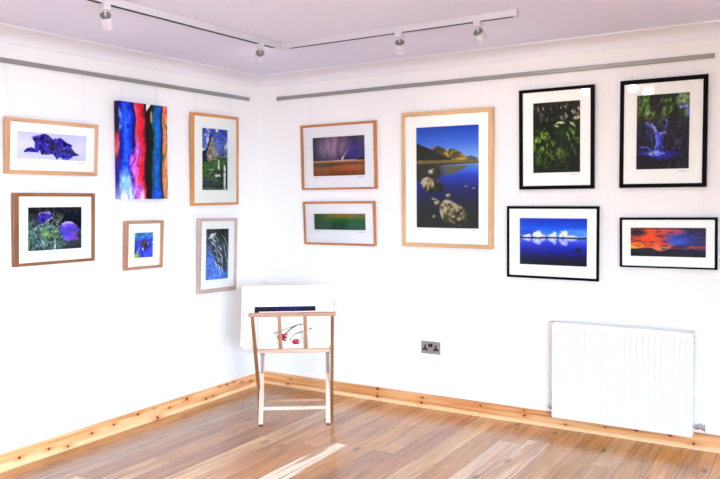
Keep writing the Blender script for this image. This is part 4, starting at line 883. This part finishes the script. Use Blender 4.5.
# ------------------------------------------------------------------ double wall socket
def socket():
    cx, cz = 1.4906, 0.4237; w, h = 0.1445, 0.0865
    root = thing('wall_socket', 'brushed steel double power socket with black switches low on the wall', 'power socket', loc=(cx, 0, cz))
    mb = MB(); mb.box((-w / 2, -0.0085, -h / 2), (w / 2, -0.0003, h / 2), bev=0.0025); mb.build('face_plate', M['steel'], root)
    for sx in (-1, 1):
        mb = MB(); X = sx * 0.041
        mb.box((X - 0.0055, -0.0092, -0.004), (X + 0.0055, -0.0084, 0.020), bev=0.0003)       # earth slot
        for q in (-1, 1): mb.box((X + q * 0.0118 - 0.0085, -0.0092, -0.021), (X + q * 0.0118 + 0.0085, -0.0084, -0.008), bev=0.0003)
        mb.box((X - 0.01, -0.0091, -0.016), (X + 0.01, -0.0084, -0.001), bev=0.0003)
        mb.build('socket_outlet', M['black_plastic'], root)
        mb = MB(); mb.box((sx * 0.0085 - 0.0078, -0.0120, 0.004), (sx * 0.0085 + 0.0078, -0.0084, 0.029), bev=0.0015); mb.build('rocker_switch', M['black_plastic'], root)
    for sx in (-1, 1): mb = MB(); mb.lathe((sx * 0.0605, -0.0083, 0), (0, -1, 0), [(0.0035, 0), (0.003, 0.0012), (0, 0.0014)], 12); mb.build('screw', M['steel'], root)
socket()

# ------------------------------------------------------------------ print browser rack: two crossed beech frames
OX, OY = 0.901, -0.794; YAW = math.atan2(0.555, 0.832)
def rack():
    root = thing('print_rack', 'folding beech print rack with crossed legs standing in the corner', 'print rack', loc=(OX, OY, 0), rot=(0, 0, YAW))
    P = lambda w, k, z: Vector((w, -k, z))        # k = distance towards the viewer
    bk = lambda z: 0.18 - 0.40 * (0.745 - z) / 0.745
    lk = lambda z: -0.35 * z / 0.75
    X = (1, 0, 0); c = 0.008
    # outer (darker) legs: lean towards the room at the top
    for sx in (-1, 1):
        mb = MB(); xx = c + sx * 0.2465; mb.beam(P(xx - (0.014 if sx > 0 else -0.002), bk(0.004), 0.0), P(xx, bk(0.742), 0.742), 0.020, 0.034, X); lg = mb.build('leg', M['rack_brown'], root, label='brown outer leg')
    # inner pale legs: feet in front, lean back
    for sx in (-1, 1):
        mb = MB(); xx = sx * 0.2175; mb.beam(P(xx, lk(0.004) - 0.006, 0.006), P(xx, lk(0.75) - 0.006, 0.75), 0.029, 0.026, X); lg = mb.build('leg', M['rack_pale'], root, label='pale inner leg')
        mb = MB(); mb.box((xx - 0.013, 0.008 - 0.013, 0.0), (xx + 0.013, 0.008 + 0.013, 0.007)); mb.build('foot', M['black_plastic'], lg)
    mb = MB(); mb.beam(P(c - 0.268, 0.19, 0.752), P(c + 0.268, 0.19, 0.752), 0.024, 0.022, (0, 0, 1), bev=0.003); mb.build('top_rail', M['rack_mid'], root)
    mb = MB(); mb.beam(P(c - 0.2345, 0.052, 0.498), P(c + 0.2345, 0.052, 0.498), 0.026, 0.02, (0, 0, 1), bev=0.003); mb.build('lower_rail', M['rack_rail'], root)
    for xx in (-0.074, 0.086):
        mb = MB(); mb.beam(P(xx, bk(0.508), 0.508), P(xx, bk(0.741), 0.741), 0.022, 0.012, X); mb.build('slat', M['rack_mid'], root)
    # back frame hidden behind the prints
    mb = MB(); mb.beam(P(-0.266, -0.37, 0.735), P(0.268, -0.37, 0.735), 0.036, 0.018, (0, 0, 1)); mb.build('back_rail', M['rack_mid'], root)
    mb = MB(); mb.beam(P(-0.203, -0.235, 0.49), P(0.203, -0.235, 0.49), 0.026, 0.02, (0, 0, 1)); mb.build('back_rail', M['rack_mid'], root)
    for xx in (-0.15, 0.15): mb = MB(); mb.beam(P(xx, 0.043, 0.488), P(xx, -0.226, 0.488), 0.02, 0.014, X); mb.build('support_bar', M['rack_mid'], root)
    # stretchers between each pair of legs
    mb = MB(); mb.beam(P(-0.204, lk(0.1) - 0.006, 0.099), P(0.204, lk(0.1) - 0.006, 0.099), 0.022, 0.014, (0, 0, 1)); mb.build('stretcher', M['rack_pale'], root)
    mb = MB(); mb.beam(P(-0.236, bk(0.121), 0.121), P(0.25, bk(0.121), 0.121), 0.018, 0.014, (0, 0, 1)); mb.build('stretcher', M['rack_mid'], root)
    # metal stays with dark hooks at the head of the pale legs
    for sx in (-1, 1):
        xx = sx * 0.2175 + 0.002; mb = MB(); mb.beam(P(xx, lk(0.30) + 0.0085, 0.31), P(xx, lk(0.44) + 0.0085, 0.445), 0.016, 0.003, X, bev=0.0008); s = mb.build('stay', M['steel'], root)
        mb = MB(); mb.beam(P(xx - 0.009, lk(0.43) + 0.012, 0.415), P(xx - 0.009, lk(0.44) + 0.012, 0.448), 0.006, 0.004, X, bev=0.0008); mb.beam(P(xx + 0.009, lk(0.43) + 0.012, 0.41), P(xx + 0.009, lk(0.44) + 0.012, 0.448), 0.006, 0.004, X, bev=0.0008); mb.build('hook', M['black_plastic'], s)
    for sx in (-1, 1): mb = MB(); mb.cyl(P(sx * 0.2585 + c, bk(0.215), 0.215), P(sx * 0.2035, bk(0.215), 0.215), 0.004, 10); mb.build('pivot_bolt', M['steel'], root)
rack()

def mounted_print(w0, w1, k0, k1, zb, height, label, img=None, fn=None, mat='mat_white', thick=0.004, sleeve=False):
    """board standing in the rack: bottom at depth k0, top at depth k1"""
    tilt = math.asin((k0 - k1) / height); rc = Matrix.Rotation(YAW, 4, 'Z')
    loc = Vector((OX, OY, 0)) + rc @ Vector(((w0 + w1) / 2, -k0, zb))
    m = Matrix.Translation(loc) @ rc @ Matrix.Rotation(-tilt, 4, 'X')
    root = thing('mounted_print', label, 'print', matrix=m, group='unframed prints standing in the rack')
    W = (w1 - w0) / 2
    mb = MB(); mb.box((-W, 0, 0), (W, thick, height), bev=0.0006); mb.build('mount_board', M[mat], root)
    if img:
        mb = MB(); ring(mb, (-W + .001, W - .001, 0.001, height - .001), img, [(0, 0), (0, -0.0018), (0.985, -0.0018), (1, -0.0002)]); mb.build('window_mount', M[mat], root)
        paint_grid('print', img[0], img[1], img[2], img[3], -0.0001 - 0.0002, fn, M['art'], root, gain=0.85 if fn is art_tulips else ART_GAIN)
    if sleeve:
        mb = MB(); mb.box((-W - 0.002, -0.004, -0.001), (W + 0.002, thick + 0.001, height + 0.004)); mb.build('clear_sleeve', M['sleeve'], root)
    return root
mounted_print(-0.352, 0.262, -0.110, -0.262, 0.4965, 0.412, 'largest white mount board leaning at the back of the print rack')
mounted_print(-0.326, 0.212, -0.035, -0.165, 0.4965, 0.353, 'white mounted print with a dark blue dusk image showing above the rack', img=(-0.200, 0.200, 0.238, 0.2775), fn=art_dusk)
mounted_print(-0.219, 0.227, 0.022, -0.030, 0.4965, 0.248, 'front print in the rack with two red tulips on white', img=(-0.2, 0.2, 0.006, 0.226), fn=art_tulips)

# ------------------------------------------------------------------ light
W_ = bpy.data.worlds.new('daylight'); SC.world = W_; W_.use_nodes = True
nt = W_.node_tree; bg = nt.nodes['Background']
sky = nt.nodes.new('ShaderNodeTexSky'); sky.sky_type = 'HOSEK_WILKIE'; sky.turbidity = 4.0; sky.sun_direction = (0.2, 0.6, 0.75)
nt.links.new(sky.outputs[0], bg.inputs[0]); bg.inputs[1].default_value = 1.0
def area(name, loc, aim, sx, sy, energy, col, spread=180):
    l = bpy.data.lights.new(name, 'AREA'); l.shape = 'RECTANGLE'; l.size = sx; l.size_y = sy; l.energy = energy; l.color = col; l.spread = math.radians(spread)
    o = bpy.data.objects.new(name, l); COL.objects.link(o); o.location = loc; o.rotation_euler = Vector(aim).to_track_quat('-Z', 'Y').to_euler(); return o
# daylight lamps added just inside the two unseen windows, tilted downwards like sky light
area('window_daylight', (ROOM_X - 0.02, -(WR[0] + WR[1]) / 2, (WR[2] + WR[3]) / 2), (-1, 0.5, -0.82), WR[1] - WR[0] - 0.1, WR[3] - WR[2] - 0.1, 215, (0.66, 0.862, 1.0), 96)
area('window_daylight', ((WF[0] + WF[1]) / 2, -ROOM_Y + 0.02, (WF[2] + WF[3]) / 2), (-0.35, 1, -0.80), WF[1] - WF[0] - 0.1, WF[3] - WF[2] - 0.1, 88, (0.66, 0.862, 1.0), 96)

# ------------------------------------------------------------------ camera
f, cx, cy, cz, yaw, pit, rol = 755.1592068679955, 3.8102839622054483, -4.6479068874285145, 1.4696660984134116, 0.555908568056639, -0.05637971914425478, -0.011565782780991003
fw = Vector((-math.sin(yaw) * math.cos(pit), math.cos(yaw) * math.cos(pit), math.sin(pit)))
r0 = fw.cross(Vector((0, 0, 1))).normalized(); u0 = r0.cross(fw); c_, s_ = math.cos(rol), math.sin(rol)
rr = r0 * c_ + u0 * s_; uu = -r0 * s_ + u0 * c_; bb = -fw
cam = bpy.data.cameras.new('camera'); cam.sensor_width = 36; cam.sensor_fit = 'HORIZONTAL'; cam.lens = f * 36 / 720; cam.clip_start = 0.05
co = bpy.data.objects.new('camera', cam); COL.objects.link(co)
co.matrix_world = Matrix(((rr.x, uu.x, bb.x, cx), (rr.y, uu.y, bb.y, cy), (rr.z, uu.z, bb.z, cz), (0, 0, 0, 1)))
SC.camera = co
SC.view_settings.view_transform = 'Standard'; SC.view_settings.look = 'None'; SC.view_settings.gamma = 1.0; SC.view_settings.use_curve_mapping = False
SC.view_settings.exposure = 0.82
SC.cycles.max_bounces = 8; SC.cycles.diffuse_bounces = 5; SC.cycles.transparent_max_bounces = 12
SC.cycles.use_denoising = True
SC.cycles.sample_clamp_indirect = 4.0
